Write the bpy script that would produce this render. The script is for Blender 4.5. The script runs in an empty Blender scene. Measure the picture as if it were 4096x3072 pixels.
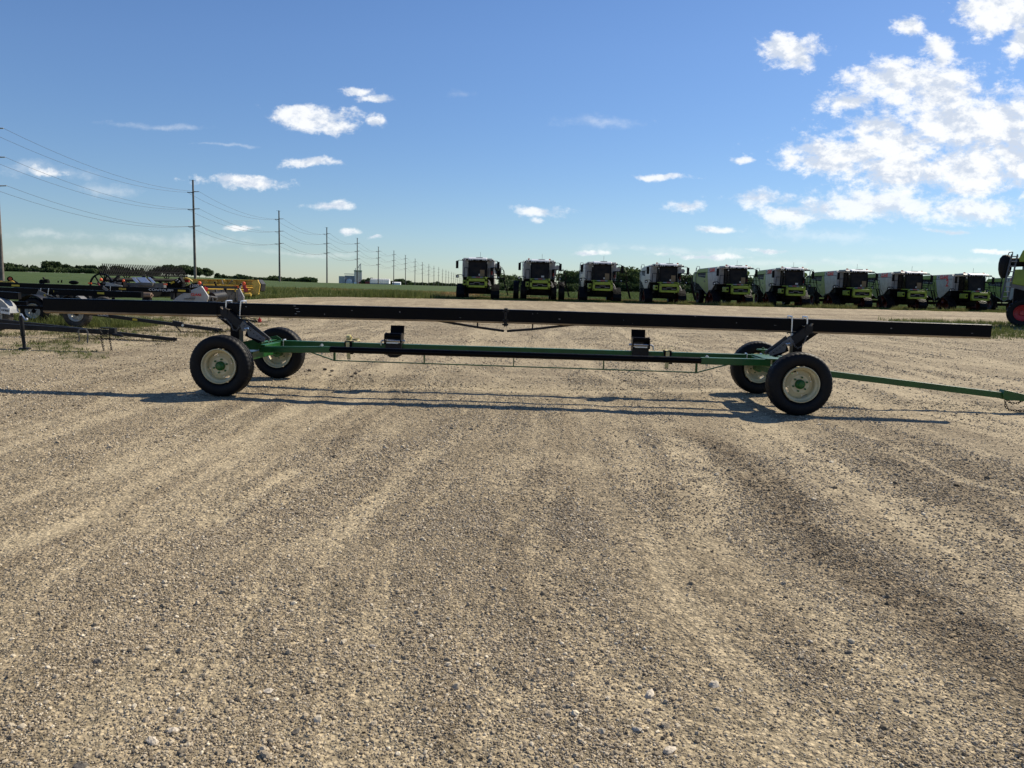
import bpy, math, random
import numpy as np
from mathutils import Vector, Matrix, Euler
random.seed(7); rng = np.random.default_rng(11)
SC = bpy.context.scene; COL = SC.collection
R = math.radians
# ---------------------------------------------------------------- camera frame
FPX = 3077.0; CAMH = 1.5
PITCH = math.atan(385 / FPX); ROLL = math.atan(0.0265)
FW = Vector((0, math.cos(PITCH), -math.sin(PITCH))); U0 = Vector((0, math.sin(PITCH), math.cos(PITCH))); R0 = Vector((1, 0, 0))
RT = R0 * math.cos(ROLL) + U0 * math.sin(ROLL); UP = -R0 * math.sin(ROLL) + U0 * math.cos(ROLL)
def ray(px, py): return FW * FPX + RT * (px - 2048) - UP * (py - 1536)
def at(px, py, Y):
    d = ray(px, py); t = Y / d.y
    return Vector((d.x * t, Y, CAMH + d.z * t))
def S(a, b, v):
    t = np.clip((np.asarray(v, float) - a) / (b - a), 0, 1); return t * t * (3 - 2 * t)
def terrain(x, y):
    x = np.asarray(x, float); y = np.asarray(y, float)
    d = np.maximum(y, 0.01); q = x / np.maximum(y, 5)
    z = 0.4 * S(15, 66, d) + 1.0 * S(80, 280, d)
    z = z + 2.4 * S(150, 650, d) * S(-0.22, -0.5, q) + 0.7 * S(85, 190, d) * S(0.02, 0.14, q)
    return z
def tz(x, y): return float(terrain(x, y))
def gr(px, py):
    z = 0.0
    for i in range(30):
        d = ray(px, py); t = (z - CAMH) / d.z
        if t < 0: return None
        z = z * .5 + .5 * tz(d.x * t, d.y * t)
    return Vector((d.x * t, d.y * t, z))
cam = bpy.data.cameras.new('camera'); co = bpy.data.objects.new('camera', cam); COL.objects.link(co)
cam.sensor_width = 36; cam.lens = 36 * FPX / 4096; cam.clip_end = 20000; cam.clip_start = .05
mw = Matrix((( RT.x, UP.x, -FW.x, 0), (RT.y, UP.y, -FW.y, 0), (RT.z, UP.z, -FW.z, CAMH), (0, 0, 0, 1)))
co.matrix_world = mw; SC.camera = co
# ---------------------------------------------------------------- materials
def nt(m):
    m.use_nodes = True; t = m.node_tree; t.nodes.clear(); return t
class G:
    def __init__(s, tree): s.t = tree
    def n(s, typ, **k):
        nd = s.t.nodes.new(typ)
        for a, v in k.items():
            if a == 'i':
                for kk, vv in v.items():
                    if isinstance(vv, bpy.types.NodeSocket): s.t.links.new(vv, nd.inputs[kk])
                    else: nd.inputs[kk].default_value = vv
            else: setattr(nd, a, v)
        return nd
    def math(s, op, a, b=0.0, c=None, clamp=False):
        nd = s.n('ShaderNodeMath', operation=op, use_clamp=clamp)
        for i, v in enumerate([a, b] + ([c] if c is not None else [])):
            if isinstance(v, bpy.types.NodeSocket): s.t.links.new(v, nd.inputs[i])
            else: nd.inputs[i].default_value = v
        return nd.outputs[0]
    def mr(s, v, a, b, c=0., d=1., smooth=False):
        nd = s.n('ShaderNodeMapRange', i={0: v, 1: a, 2: b, 3: c, 4: d}); nd.interpolation_type = 'SMOOTHSTEP' if smooth else 'LINEAR'
        return nd.outputs[0]
    def mix(s, f, a, b, typ='MIX'):
        nd = s.n('ShaderNodeMix', data_type='RGBA', blend_type=typ)
        for i, v in ((0, f), (6, a), (7, b)):
            if isinstance(v, bpy.types.NodeSocket): s.t.links.new(v, nd.inputs[i])
            elif i == 0: nd.inputs[i].default_value = v
            else: nd.inputs[i].default_value = (*v[:3], 1)
        return nd.outputs[2]
def noise(g, vec, scale, detail=4, rough=.55, dist=0):
    return g.n('ShaderNodeTexNoise', i={'Vector': vec, 'Scale': scale, 'Detail': detail, 'Roughness': rough, 'Distortion': dist})
MATS = {}
def M(name, col, rough=.5, metal=0., var=.15, scale=3., dirt=0., dirtcol=(.24, .2, .15), bump=0., bscale=60., coat=0., trans=0., emit=0., spec=.5):
    if name in MATS: return MATS[name]
    m = bpy.data.materials.new(name); g = G(nt(m))
    out = g.n('ShaderNodeOutputMaterial'); b = g.n('ShaderNodeBsdfPrincipled')
    g.t.links.new(b.outputs[0], out.inputs[0])
    tc = g.n('ShaderNodeTexCoord').outputs['Object']
    n1 = noise(g, tc, scale, 5)
    c2 = tuple(max(0, c * (1 - var)) for c in col); c3 = tuple(min(1, c * (1 + var)) for c in col)
    colr = g.mix(g.mr(n1.outputs[0], .35, .65), c2, c3)
    if dirt > 0:
        n2 = noise(g, tc, scale * 2.3, 8, .7)
        colr = g.mix(g.mr(n2.outputs[0], .62 - dirt * .3, .75, 0, dirt), colr, dirtcol)
    g.t.links.new(colr, b.inputs['Base Color'])
    n3 = noise(g, tc, scale * 4, 4)
    g.t.links.new(g.mr(n3.outputs[0], .3, .7, max(.02, rough - .08), min(1, rough + .12)), b.inputs['Roughness'])
    b.inputs['Metallic'].default_value = metal; b.inputs['Specular IOR Level'].default_value = spec
    if coat: b.inputs['Coat Weight'].default_value = coat; b.inputs['Coat Roughness'].default_value = .08
    if trans: b.inputs['Transmission Weight'].default_value = trans
    if emit: b.inputs['Emission Color'].default_value = (*col, 1); b.inputs['Emission Strength'].default_value = emit
    if bump:
        n4 = noise(g, tc, bscale, 3); bp = g.n('ShaderNodeBump', i={'Strength': bump, 'Distance': .01, 'Height': n4.outputs[0]})
        g.t.links.new(bp.outputs[0], b.inputs['Normal'])
    MATS[name] = m; return m
M('black_paint', (.0014, .0016, .003), .36, var=.3, dirt=.02, dirtcol=(.03, .026, .02), bump=.12, bscale=25, spec=.10)
M('lit_edge_tan', (.30, .23, .15), .9, var=.4, scale=1.5, dirt=.5, dirtcol=(.05, .04, .03))  # tan colour stands in for light caught on black steel edges
M('black_worn', (.008, .008, .009), .5, var=.4, dirt=.25, dirtcol=(.06, .05, .04), bump=.3, spec=.3)
M('grey_metal', (.12, .12, .12), .5, .3, dirt=.4, bump=.2)
M('dark', (.004, .004, .0045), .6, dirt=.12, dirtcol=(.03, .027, .02), spec=.12)
M('green_paint', (.006, .078, .010), .38, var=.25, dirt=.15, dirtcol=(.07, .07, .03), coat=.12)
M('rim_cream', (.56, .50, .31), .45, dirt=.3, dirtcol=(.30, .24, .15))
M('rim_white', (.5, .49, .43), .5, dirt=.5, dirtcol=(.25, .21, .15))
M('rubber', (.0055, .006, .0075), .55, var=.3, scale=6, dirt=.18, dirtcol=(.02, .018, .015), bump=.25, bscale=90, spec=.2)
M('dusty_rubber', (.03, .028, .025), .85, dirt=.8, dirtcol=(.16, .135, .10), bump=.4)
M('zinc', (.62, .64, .66), .32, .9, dirt=.15)
M('strap', (.62, .55, .27), .75, bump=.3, bscale=200)
M('mud', (.07, .055, .042), .95, var=.4, scale=20, bump=.8, bscale=60)
M('red_dim', (.07, .004, .003), .5, dirt=.2)
M('lime', (.175, .255, .010), .42, dirt=.18, coat=.15, dirtcol=(.2, .2, .1))
M('white_panel', (.41, .41, .40), .45, dirt=.3, coat=.1)
M('roof_white', (.72, .73, .73), .35)
M('light_grey', (.28, .29, .29), .45, dirt=.2)
M('glass_dark', (.018, .014, .009), .15, var=.5, scale=1.2, spec=.12)
M('lamp', (.75, .75, .72), .2, spec=.8)
M('amber', (.75, .10, .02), .35)
M('red_paint', (.20, .010, .008), .45, dirt=.15)
M('red_bright', (.42, .02, .02), .4, dirt=.15)
M('red_text', (.72, .025, .018), .5, var=.02)
M('grey_text', (.25, .25, .25), .5, var=.02)
M('white_text', (.62, .63, .65), .5, var=.02)
M('black_text', (.02, .02, .02), .5, var=.02)
M('yellow_sticker', (.55, .40, .03), .5, dirt=.2)
M('yellow_paint', (.66, .42, .07), .42, dirt=.25, dirtcol=(.35, .25, .1))
M('cardboard', (.16, .12, .07), .9)
M('wood_pole', (.16, .135, .115), .85, var=.35, scale=1.2, bump=.4, bscale=12)
M('insulator', (.35, .37, .40), .35)
M('wire', (.10, .10, .11), .5)
M('concrete', (.42, .41, .38), .85, scale=.1)
M('fabric_white', (.78, .80, .82), .6, scale=.2)
def fabric():
    m = bpy.data.materials.new('fabric_translucent'); g = G(nt(m)); b = g.n('ShaderNodeBsdfDiffuse', i={0: (.85, .86, .86, 1)}); t = g.n('ShaderNodeBsdfTranslucent', i={0: (.85, .86, .84, 1)})
    mx = g.n('ShaderNodeMixShader', i={0: .5, 1: b.outputs[0], 2: t.outputs[0]}); g.t.links.new(mx.outputs[0], g.n('ShaderNodeOutputMaterial').inputs[0]); MATS['fabric_translucent'] = m
fabric()
M('bark', (.07, .055, .04), .9)
# ---------------------------------------------------------------- mesh builder
class MB:
    def __init__(s): s.v = []; s.f = []
    def add(s, vs, fs):
        o = len(s.v); s.v += [tuple(v) for v in vs]; s.f += [tuple(i + o for i in f) for f in fs]; return s
    def box(s, c, d, rot=None):
        c = Vector(c); h = Vector(d) / 2
        m = rot.to_matrix() if isinstance(rot, Euler) else rot
        vs = []
        for x in (-1, 1):
            for y in (-1, 1):
                for z in (-1, 1):
                    p = Vector((x * h.x, y * h.y, z * h.z)); vs.append(c + (m @ p if m else p))
        return s.add(vs, [(0, 1, 3, 2), (4, 6, 7, 5), (0, 4, 5, 1), (2, 3, 7, 6), (0, 2, 6, 4), (1, 5, 7, 3)])
    def frame(s, p0, p1, up=(0, 0, 1)):
        p0 = Vector(p0); p1 = Vector(p1); a = (p1 - p0).normalized(); up = Vector(up)
        if abs(a.dot(up)) > .98: up = Vector((0, 1, 0))
        sd = a.cross(up).normalized(); u = sd.cross(a).normalized(); return p0, p1, a, sd, u
    def sweep(s, prof, p0, p1, up=(0, 0, 1), cap=True):
        p0, p1, a, sd, u = s.frame(p0, p1, up); n = len(prof)
        vs = [p0 + sd * x + u * y for x, y in prof] + [p1 + sd * x + u * y for x, y in prof]
        fs = [(i, (i + 1) % n, n + (i + 1) % n, n + i) for i in range(n)]
        if cap: fs += [tuple(range(n))[::-1], tuple(range(n, 2 * n))]
        return s.add(vs, fs)
    def bar(s, p0, p1, w, h=None, up=(0, 0, 1), r=0.):
        h = h or w
        if r <= 0: prof = [(-w / 2, -h / 2), (w / 2, -h / 2), (w / 2, h / 2), (-w / 2, h / 2)]
        else:
            prof = []
            for cx, cy, a0 in ((w / 2 - r, -h / 2 + r, -90), (w / 2 - r, h / 2 - r, 0), (-w / 2 + r, h / 2 - r, 90), (-w / 2 + r, -h / 2 + r, 180)):
                for k in range(5):
                    a = R(a0 + k * 22.5); prof.append((cx + r * math.cos(a), cy + r * math.sin(a)))
        return s.sweep(prof, p0, p1, up)
    def tube(s, p0, p1, r, n=10, r1=None, cap=True):
        r1 = r if r1 is None else r1
        p0, p1, a, sd, u = s.frame(p0, p1)
        vs = [p + (sd * math.cos(2 * math.pi * i / n) + u * math.sin(2 * math.pi * i / n)) * rr for p, rr in ((p0, r), (p1, r1)) for i in range(n)]
        fs = [(i, (i + 1) % n, n + (i + 1) % n, n + i) for i in range(n)]
        if cap: fs += [tuple(range(n))[::-1], tuple(range(n, 2 * n))]
        return s.add(vs, fs)
    def path(s, pts, r, n=6):
        for a, b in zip(pts[:-1], pts[1:]): s.tube(a, b, r, n)
        return s
    def flatpath(s, pts, w, t):
        for a, b in zip(pts[:-1], pts[1:]):
            s.bar(a, b, w, t, up=(0, 0, 1) if abs(Vector(b)[2] - Vector(a)[2]) < abs(Vector(b)[0] - Vector(a)[0]) + 1e-4 else (0, 1, 0))
        return s
    def prism(s, poly, axis, a, b):
        def P(u, v, w): return {'x': (w, u, v), 'y': (u, w, v), 'z': (u, v, w)}[axis]
        n = len(poly); vs = [P(u, v, a) for u, v in poly] + [P(u, v, b) for u, v in poly]
        fs = [(i, (i + 1) % n, n + (i + 1) % n, n + i) for i in range(n)] + [tuple(range(n))[::-1], tuple(range(n, 2 * n))]
        return s.add(vs, fs)
    def lathe(s, prof, n=32, c=(0, 0, 0), axis='y', close=False, fn=None):
        # prof: (radius, axial)
        vs = []; c = Vector(c)
        for i in range(n):
            a = 2 * math.pi * i / n
            for j, (r, h) in enumerate(prof):
                if fn: r = fn(i, j, r, h)
                if axis == 'y': p = Vector((r * math.cos(a), h, r * math.sin(a)))
                elif axis == 'x': p = Vector((h, r * math.cos(a), r * math.sin(a)))
                else: p = Vector((r * math.cos(a), r * math.sin(a), h))
                vs.append(c + p)
        m = len(prof); fs = []
        for i in range(n):
            for j in range(m if close else m - 1):
                k = (j + 1) % m; i2 = (i + 1) % n
                fs.append((i * m + j, i * m + k, i2 * m + k, i2 * m + j))
        return s.add(vs, fs)
    def ball(s, c, r, n=10, m=7, jit=0.):
        c = Vector(c); r = Vector(r) if hasattr(r, '__len__') else Vector((r, r, r)); vs = []; fs = []
        for j in range(m + 1):
            t = math.pi * j / m
            for i in range(n):
                a = 2 * math.pi * i / n; q = 1 + random.uniform(-jit, jit)
                vs.append(c + Vector((r.x * math.sin(t) * math.cos(a) * q, r.y * math.sin(t) * math.sin(a) * q, r.z * math.cos(t) * q)))
        for j in range(m):
            for i in range(n): fs.append((j * n + i, (j + 1) * n + i, (j + 1) * n + (i + 1) % n, j * n + (i + 1) % n))
        return s.add(vs, fs)
    def chain(s, pts, link=.035, r=.005):
        pts = [Vector(p) for p in pts]; k = 0; carry = 0
        for a, b in zip(pts[:-1], pts[1:]):
            L = (b - a).length; d = (b - a) / L; t = carry
            while t < L:
                c = a + d * t; _, _, _, sd, u = s.frame(a, b); w = sd if k % 2 else u
                q = [c + d * (link * .62 * math.cos(x)) + w * (link * .38 * math.sin(x)) for x in [i * math.pi / 4 for i in range(8)]]
                for i in range(8): s.tube(q[i], q[(i + 1) % 8], r, 5, cap=False)
                t += link * .92; k += 1
            carry = t - L
        return s
    def build(s, name, mat, parent=None, smooth=None, bevel=0, loc=None):
        me = bpy.data.meshes.new(name); me.from_pydata(s.v, [], s.f)
        me.materials.append(MATS[mat] if isinstance(mat, str) else mat)
        o = bpy.data.objects.new(name, me); COL.objects.link(o)
        if parent: o.parent = parent
        if loc: o.location = loc
        if smooth is not None:
            me.shade_smooth()
            me.set_sharp_from_angle(angle=R(smooth))
        if not smooth and 0: pass
        if bevel:
            b = o.modifiers.new('bevel', 'BEVEL'); b.width = bevel; b.segments = 2; b.limit_method = 'ANGLE'
        return o
def tag(o, label=None, cat=None, group=None, kind=None):
    if label: o['label'] = label
    if cat: o['category'] = cat
    if group: o['group'] = group
    if kind: o['kind'] = kind
    return o
def thing(name, label, cat, loc=(0, 0, 0), rz=0, group=None, par=None):
    o = bpy.data.objects.new(name, None); COL.objects.link(o); o.location = loc; o.rotation_euler = (0, 0, rz); o.empty_display_size = .3
    if par: o.parent = par; return o
    return tag(o, label, cat, group)
def kids(o): return [c for c in bpy.data.objects if c.parent == o]
def copy_tree(o, parent=None):
    ch = kids(o); c = o.copy(); COL.objects.link(c); c.parent = parent
    for k in ch: copy_tree(k, c)
    return c
def text(name, body, size, mat, parent, loc, rot, ext=.004, shear=0., bold=0., sx=1.):
    cu = bpy.data.curves.new(name, 'FONT'); cu.body = body; cu.size = size; cu.extrude = ext; cu.shear = shear; cu.offset = bold
    cu.align_x = 'CENTER'; cu.align_y = 'CENTER'
    t = bpy.data.objects.new(name + '_src', cu); COL.objects.link(t)
    bpy.context.view_layer.update()
    me = bpy.data.meshes.new_from_object(t.evaluated_get(bpy.context.evaluated_depsgraph_get()))
    bpy.data.objects.remove(t); me.name = name; me.materials.clear(); me.materials.append(MATS[mat])
    o = bpy.data.objects.new(name, me); COL.objects.link(o); o.parent = parent; o.location = loc; o.rotation_euler = rot; o.scale = (sx, 1, 1)
    return o
# ---------------------------------------------------------------- world and sun
SUN_AZ = R(48.8); SUN_EL = R(43.3)
sd = Vector((math.sin(SUN_AZ) * math.cos(SUN_EL), math.cos(SUN_AZ) * math.cos(SUN_EL), math.sin(SUN_EL)))
sl = bpy.data.lights.new('sun', 'SUN'); sl.energy = 5.0; sl.angle = R(.5); sl.color = (1, .90, .73)
so = bpy.data.objects.new('sun', sl); COL.objects.link(so); so.rotation_euler = sd.to_track_quat('Z', 'Y').to_euler(); so.location = (30, 30, 40)
W = bpy.data.worlds.new('World'); SC.world = W; g = G(nt(W))
SKY = dict(strength=.094)
sky = g.n('ShaderNodeTexSky'); sky.sky_type = 'NISHITA'; sky.sun_disc = False; sky.sun_elevation = SUN_EL; sky.sun_rotation = SUN_AZ
sky.air_density = 1.0; sky.dust_density = .15; sky.ozone_density = 2.2; sky.altitude = 300
tc = g.n('ShaderNodeTexCoord').outputs['Generated']
sp = g.n('ShaderNodeSeparateXYZ', i={0: tc})
yy = g.math('MAXIMUM', sp.outputs[1], .02)
u = g.math('DIVIDE', sp.outputs[0], yy); v = g.math('DIVIDE', sp.outputs[2], yy)
uv = g.n('ShaderNodeCombineXYZ', i={0: u, 1: v, 2: 0.}).outputs[0]
def uvpx(px, py):
    d = ray(px, py); return d.x / d.y, d.z / d.y
left_c = [(1250, 470, 200, 52), (1180, 445, 110, 34), (1350, 500, 110, 40), (1420, 360, 75, 22), (1500, 392, 90, 20), (1497, 487, 36, 32), (1255, 650, 130, 22), (985, 728, 210, 32), (900, 715, 80, 26)]
strong = [(3165, 210, 130, 52), (3130, 185, 90, 30), (3215, 240, 60, 44), (3620, 115, 65, 38), (3740, 185, 85, 55), (3770, 225, 60, 60), (4010, 60, 190, 100), (4080, 170, 90, 90), (3920, 40, 120, 50), (3600, 320, 220, 80), (3760, 370, 210, 120), (3400, 405, 140, 44), (4010, 480, 200, 140), (3820, 480, 220, 130), (3370, 600, 270, 62), (3300, 645, 190, 50), (3560, 560, 240, 110), (3620, 680, 300, 110), (3900, 660, 280, 150), (4050, 600, 200, 200), (3500, 500, 160, 60)]
medium = [(2148, 852, 120, 22), (2150, 890, 34, 16), (2665, 708, 110, 13), (2745, 828, 75, 24), (2965, 650, 55, 11), (3030, 800, 150, 40), (3160, 860, 130, 50), (3520, 820, 300, 75), (3900, 840, 260, 60), (3250, 840, 120, 60), (1310, 828, 95, 18), (1390, 926, 50, 13), (3815, 920, 140, 13), (2870, 922, 85, 13), (2350, 1008, 80, 10), (2800, 1020, 200, 13), (3090, 1000, 90, 11), (3980, 1000, 80, 12), (1495, 950, 40, 10), (210, 700, 70, 22), (980, 910, 80, 14)]
faint = [(620, 500, 240, 14), (180, 690, 210, 34), (370, 1010, 420, 36), (700, 960, 300, 34), (200, 940, 260, 22), (3330, 950, 300, 36), (1850, 370, 70, 22), (900, 580, 140, 8), (430, 760, 130, 30), (1240, 1010, 280, 14), (3200, 1050, 500, 18), (2380, 480, 200, 30), (2700, 1000, 500, 20), (3800, 1040, 350, 18)]
wn = noise(g, uv, 11, 5, .62)
warp = g.n('ShaderNodeVectorMath', operation='SUBTRACT', i={0: wn.outputs['Color'], 1: (.5, .5, .5)}).outputs[0]
warp = g.n('ShaderNodeVectorMath', operation='MULTIPLY', i={0: warp, 1: (.050, .026, 0)}).outputs[0]
uvw = g.n('ShaderNodeVectorMath', operation='ADD', i={0: uv, 1: warp}).outputs[0]
def field(bl):
    acc = None
    for (px, py, rx, ry) in bl:
        a, b = uvpx(px, py)
        ns = g.n('ShaderNodeVectorMath', operation='SUBTRACT', i={0: uvw, 1: (a, b, 0)}).outputs[0]
        # follow the slightly rolled horizon
        nm = g.n('ShaderNodeVectorMath', operation='MULTIPLY', i={0: ns, 1: (FPX / rx * .92, FPX / ry * .92, 0)}).outputs[0]
        ln = g.n('ShaderNodeVectorMath', operation='LENGTH', i={0: nm}).outputs['Value']
        acc = ln if acc is None else g.math('MINIMUM', acc, ln)
    return acc
mp = g.n('ShaderNodeVectorMath', operation='MULTIPLY', i={0: uv, 1: (1, 1.5, 1)}).outputs[0]
f1 = noise(g, mp, 20, 12, .64, .12); fs_ = g.n('ShaderNodeVectorMath', operation='ADD', i={0: mp, 1: (.010, .014, 0)}).outputs[0]
f2 = noise(g, fs_, 20, 12, .64, .12)
fb = noise(g, mp, 60, 8, .7)
def dens(bl, lo, hi, op, amp=2.7):
    d = g.math('SUBTRACT', 1.0, field(bl))
    d = g.math('ADD', d, g.math('MULTIPLY', g.math('SUBTRACT', f1.outputs[0], .5), amp))
    d = g.math('ADD', d, g.math('MULTIPLY', g.math('SUBTRACT', fb.outputs[0], .5), 1.3))
    return g.math('MULTIPLY', g.mr(d, lo, hi, 0, 1, True), op)
d = g.math('MAXIMUM', g.math('MAXIMUM', dens(left_c, .02, .75, .95, 2.0), dens(strong, -.08, .68, .97, 2.5)), g.math('MAXIMUM', dens(medium, -.1, .85, .85), dens(faint, .0, 1.2, .26, 1.8)))
# thin high veil low on the horizon
fw_ = g.math('GREATER_THAN', sp.outputs[1], .05)
d = g.math('MULTIPLY', d, fw_)
hs = g.n('ShaderNodeHueSaturation', i={'Saturation': 1.12, 'Value': 1.0, 'Color': sky.outputs[0]})
elev = g.mr(v, -.02, .30, 0, 1)
SKYT = g.mix(1.0, hs.outputs[0], g.mix(elev, (.56, .66, .80), (.76, .80, .93)), 'MULTIPLY')
bs = g.n('ShaderNodeVectorMath', operation='SCALE', i={0: SKYT, 'Scale': SKY['strength']}).outputs[0]
lit = g.mr(g.math('ADD', g.math('MULTIPLY', g.math('SUBTRACT', f1.outputs[0], f2.outputs[0]), .6), g.math('MULTIPLY', g.math('SUBTRACT', f1.outputs[0], .5), .5)), -.09, .07, 0, 1, True)
edge = g.mr(d, .3, 1.0, 1.0, 0.0)
lit = g.math('ADD', g.math('MULTIPLY', lit, .8), g.math('MULTIPLY', edge, .35), clamp=True)
cc = g.mix(lit, (.50, .56, .66), (.86, .86, .85))
fin = g.mix(d, bs, cc)
bg = g.n('ShaderNodeBackground', i={'Color': fin, 'Strength': 1.0}); g.t.links.new(bg.outputs[0], g.n('ShaderNodeOutputWorld').inputs[0])
SC.view_settings.view_transform = 'Standard'; SC.view_settings.look = 'None'; SC.view_settings.exposure = .36; SC.view_settings.gamma = 1
SC.render.engine = 'CYCLES'
# ---------------------------------------------------------------- ground
def hash2(ix, iy, s):
    h = (ix * 374761393 + iy * 668265263 + s * 974634777) & 0xffffffff
    h = ((h ^ (h >> 13)) * 1274126177) & 0xffffffff
    return ((h ^ (h >> 16)) & 0xffff) / 65535.0
def vnoise(x, y, s=0):
    ix = np.floor(x).astype(np.int64); iy = np.floor(y).astype(np.int64); fx = x - ix; fy = y - iy
    fx = fx * fx * (3 - 2 * fx); fy = fy * fy * (3 - 2 * fy)
    a = hash2(ix, iy, s); b = hash2(ix + 1, iy, s); c = hash2(ix, iy + 1, s); d = hash2(ix + 1, iy + 1, s)
    return (a * (1 - fx) + b * fx) * (1 - fy) + (c * (1 - fx) + d * fx) * fy
def fbm(x, y, s=0, o=4):
    r = 0; a = .5; t = 0
    for k in range(o): r = r + a * vnoise(x * 2 ** k + 17 * k, y * 2 ** k - 9 * k, s + k); t += a; a *= .5
    return r / t
def poly_d(x, y, pts):
    best = np.full(np.shape(x), 1e9)
    for a, b in zip(pts[:-1], pts[1:]):
        ax, ay = a; bx, by = b; dx, dy = bx - ax, by - ay; L = dx * dx + dy * dy + 1e-9
        t = np.clip(((x - ax) * dx + (y - ay) * dy) / L, 0, 1)
        best = np.minimum(best, np.hypot(x - ax - t * dx, y - ay - t * dy))
    return best
def G2(l): return [tuple(gr(*p)[:2]) for p in l]
LIGHT = [([(-300, 1880), (0, 1790), (640, 1610)], .16, .8), ([(-300, 2270), (0, 2173), (379, 2069), (664, 1898), (948, 1756), (1156, 1656), (1440, 1385), (1580, 1315)], .15, .9),
 ([(853, 2088), (1043, 1964), (1175, 1879)], .09, .9), ([(200, 2060), (500, 1960), (800, 1770)], .07, .4), ([(3328, 1690), (3565, 1775), (3850, 1917), (4096, 1974), (4500, 2080)], .07, .8),
 ([(3375, 1955), (3754, 2031), (4096, 2211), (4500, 2400)], .16, .7), ([(2977, 2325), (3280, 2448), (3527, 2666), (3800, 2900)], .17, .55), ([(2475, 1737), (2560, 1850), (2598, 1945)], .22, .5),
 ([(1150, 1560), (1700, 1548), (2300, 1570), (2900, 1560)], .22, .8), ([(1700, 1600), (2100, 1612), (2800, 1625)], .12, .5), ([(3250, 1360), (3600, 1420), (4096, 1480), (4500, 1520)], .35, .8), ([(3480, 1430), (4096, 1535), (4500, 1600)], .25, .7),
 ([(1850, 3050), (1960, 2880), (2110, 2760)], .08, .6), ([(2620, 2350), (2850, 2420)], .1, .4), ([(0, 2560), (500, 2440)], .12, .25), ([(1800, 1460), (2500, 1300), (2900, 1270)], .25, .35), ([(3200, 1345), (4096, 1400)], .3, .5), ([(700, 1880), (1350, 1620)], .08, .35)]
DARKB = [([(2768, 1727), (2996, 1860), (3185, 2069), (3422, 2277), (3707, 2448), (4038, 2637), (4400, 2850)], .17, .8), ([(3400, 1700), (3700, 1790), (4000, 1900)], .25, .4), ([(1300, 1195), (1600, 1200)], 1.2, .6), ([(2040, 1290), (2350, 1300)], .35, 1.0),
 ([(3000, 1286), (4096, 1296)], .3, 1.0), ([(3050, 1257), (4000, 1268)], .5, 1.0), ([(3100, 1270), (4096, 1281)], .25, 1.0), ([(3200, 1245), (4096, 1252)], .4, .6), ([(3850, 1955), (4096, 2050)], .15, .5)]
LIGHT = [(G2(a), b, c) for a, b, c in LIGHT]; DARKB = [(G2(a), b, c) for a, b, c in DARKB]
def dustmask(x, y):
    w = fbm(x * 1.7, y * 1.7, 5, 4) - .5; w2 = fbm(x * 6, y * 6, 31, 3)
    m = np.zeros(np.shape(x))
    for p, wd, a in LIGHT:
        d = poly_d(x, y, p) + w * wd * 1.1; m = np.maximum(m, a * (1 - S(wd * .3, wd * 1.5, d)) * (.45 + .9 * w2))
    # long faint wheel tracks running away from the camera, bending a little
    bend = x + .25 * np.sin(y * .16) + (fbm(x * .2, y * .25, 61, 2) - .5) * 1.2
    st = fbm(bend * 2.1, y * .16, 77, 4); m = np.maximum(m, .75 * S(.54, .70, st) * (.3 + 1.2 * w2))
    st2 = fbm(bend * 6.0, y * .4, 87, 3); m = np.maximum(m, .5 * S(.58, .74, st2) * (.3 + 1.2 * w2))
    q2 = fbm(x * 1.6, y * 1.2, 99, 5); m = np.maximum(m, .4 * S(.58, .74, q2) * (.4 + 1.1 * w2))
    q = fbm(x * .25, y * 1.6, 97, 5); m = np.maximum(m, .5 * S(.54, .72, q) * S(9, 13, y) * (.4 + 1.1 * w2))
    return np.clip(m, 0, 1)
def darkmask(x, y):
    w = fbm(x * 2.2, y * 2.2, 15, 4) - .5; w2 = fbm(x * 7, y * 7, 3, 3); m = np.zeros(np.shape(x))
    for p, wd, a in DARKB:
        d = poly_d(x, y, p) + w * wd * 2.0; m = np.maximum(m, a * (1 - S(wd * .3, wd * 1.7, d)) * (.35 + 1.0 * w2))
    bend = x + .25 * np.sin(y * .16) + (fbm(x * .2, y * .25, 61, 2) - .5) * 1.2; st = fbm(bend * 2.6, y * .2, 177, 4); m = np.maximum(m, .35 * S(.57, .74, st) * (.2 + 1.4 * w2))
    return np.clip(m, 0, 1)
EDGE = [(-400., 16.5), (-40., 17.5), (-24., 19.0), (-16.5, 19.0), (-11, 24), (-9.5, 27.5), (-11.5, 33), (-14, 42), (-15.5, 50), (-16, 57), (-14.2, 63), (-10, 66), (-3, 67.4), (10, 69.8), (22, 71.2), (35, 72.6), (50, 74.0), (52, 60), (60, 45), (120, 40), (400, 38)]
def in_lot(x, y):
    # signed-ish: positive inside the gravel lot
    ex = np.array([p[0] for p in EDGE]); ey = np.array([p[1] for p in EDGE])
    n = (fbm(x * .8, y * .8, 41, 4) - .5)
    yb = np.interp(x, [-400, -60, -30, -22, -17, -13.5, -12.5, -16, -9.9, -3, 10, 22, 35, 50, 55, 60, 400][:0] or [-400, -40, -24, -17, -16, -14, -10, -3, 10, 22, 35, 50, 54, 60, 400], [21, 22, 24, 50, 58, 63, 66, 67.4, 69.8, 71.2, 72.6, 74, 50, 43, 40])
    return S(-1.2, 1.2, (yb - y) + n * 3.5)
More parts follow.
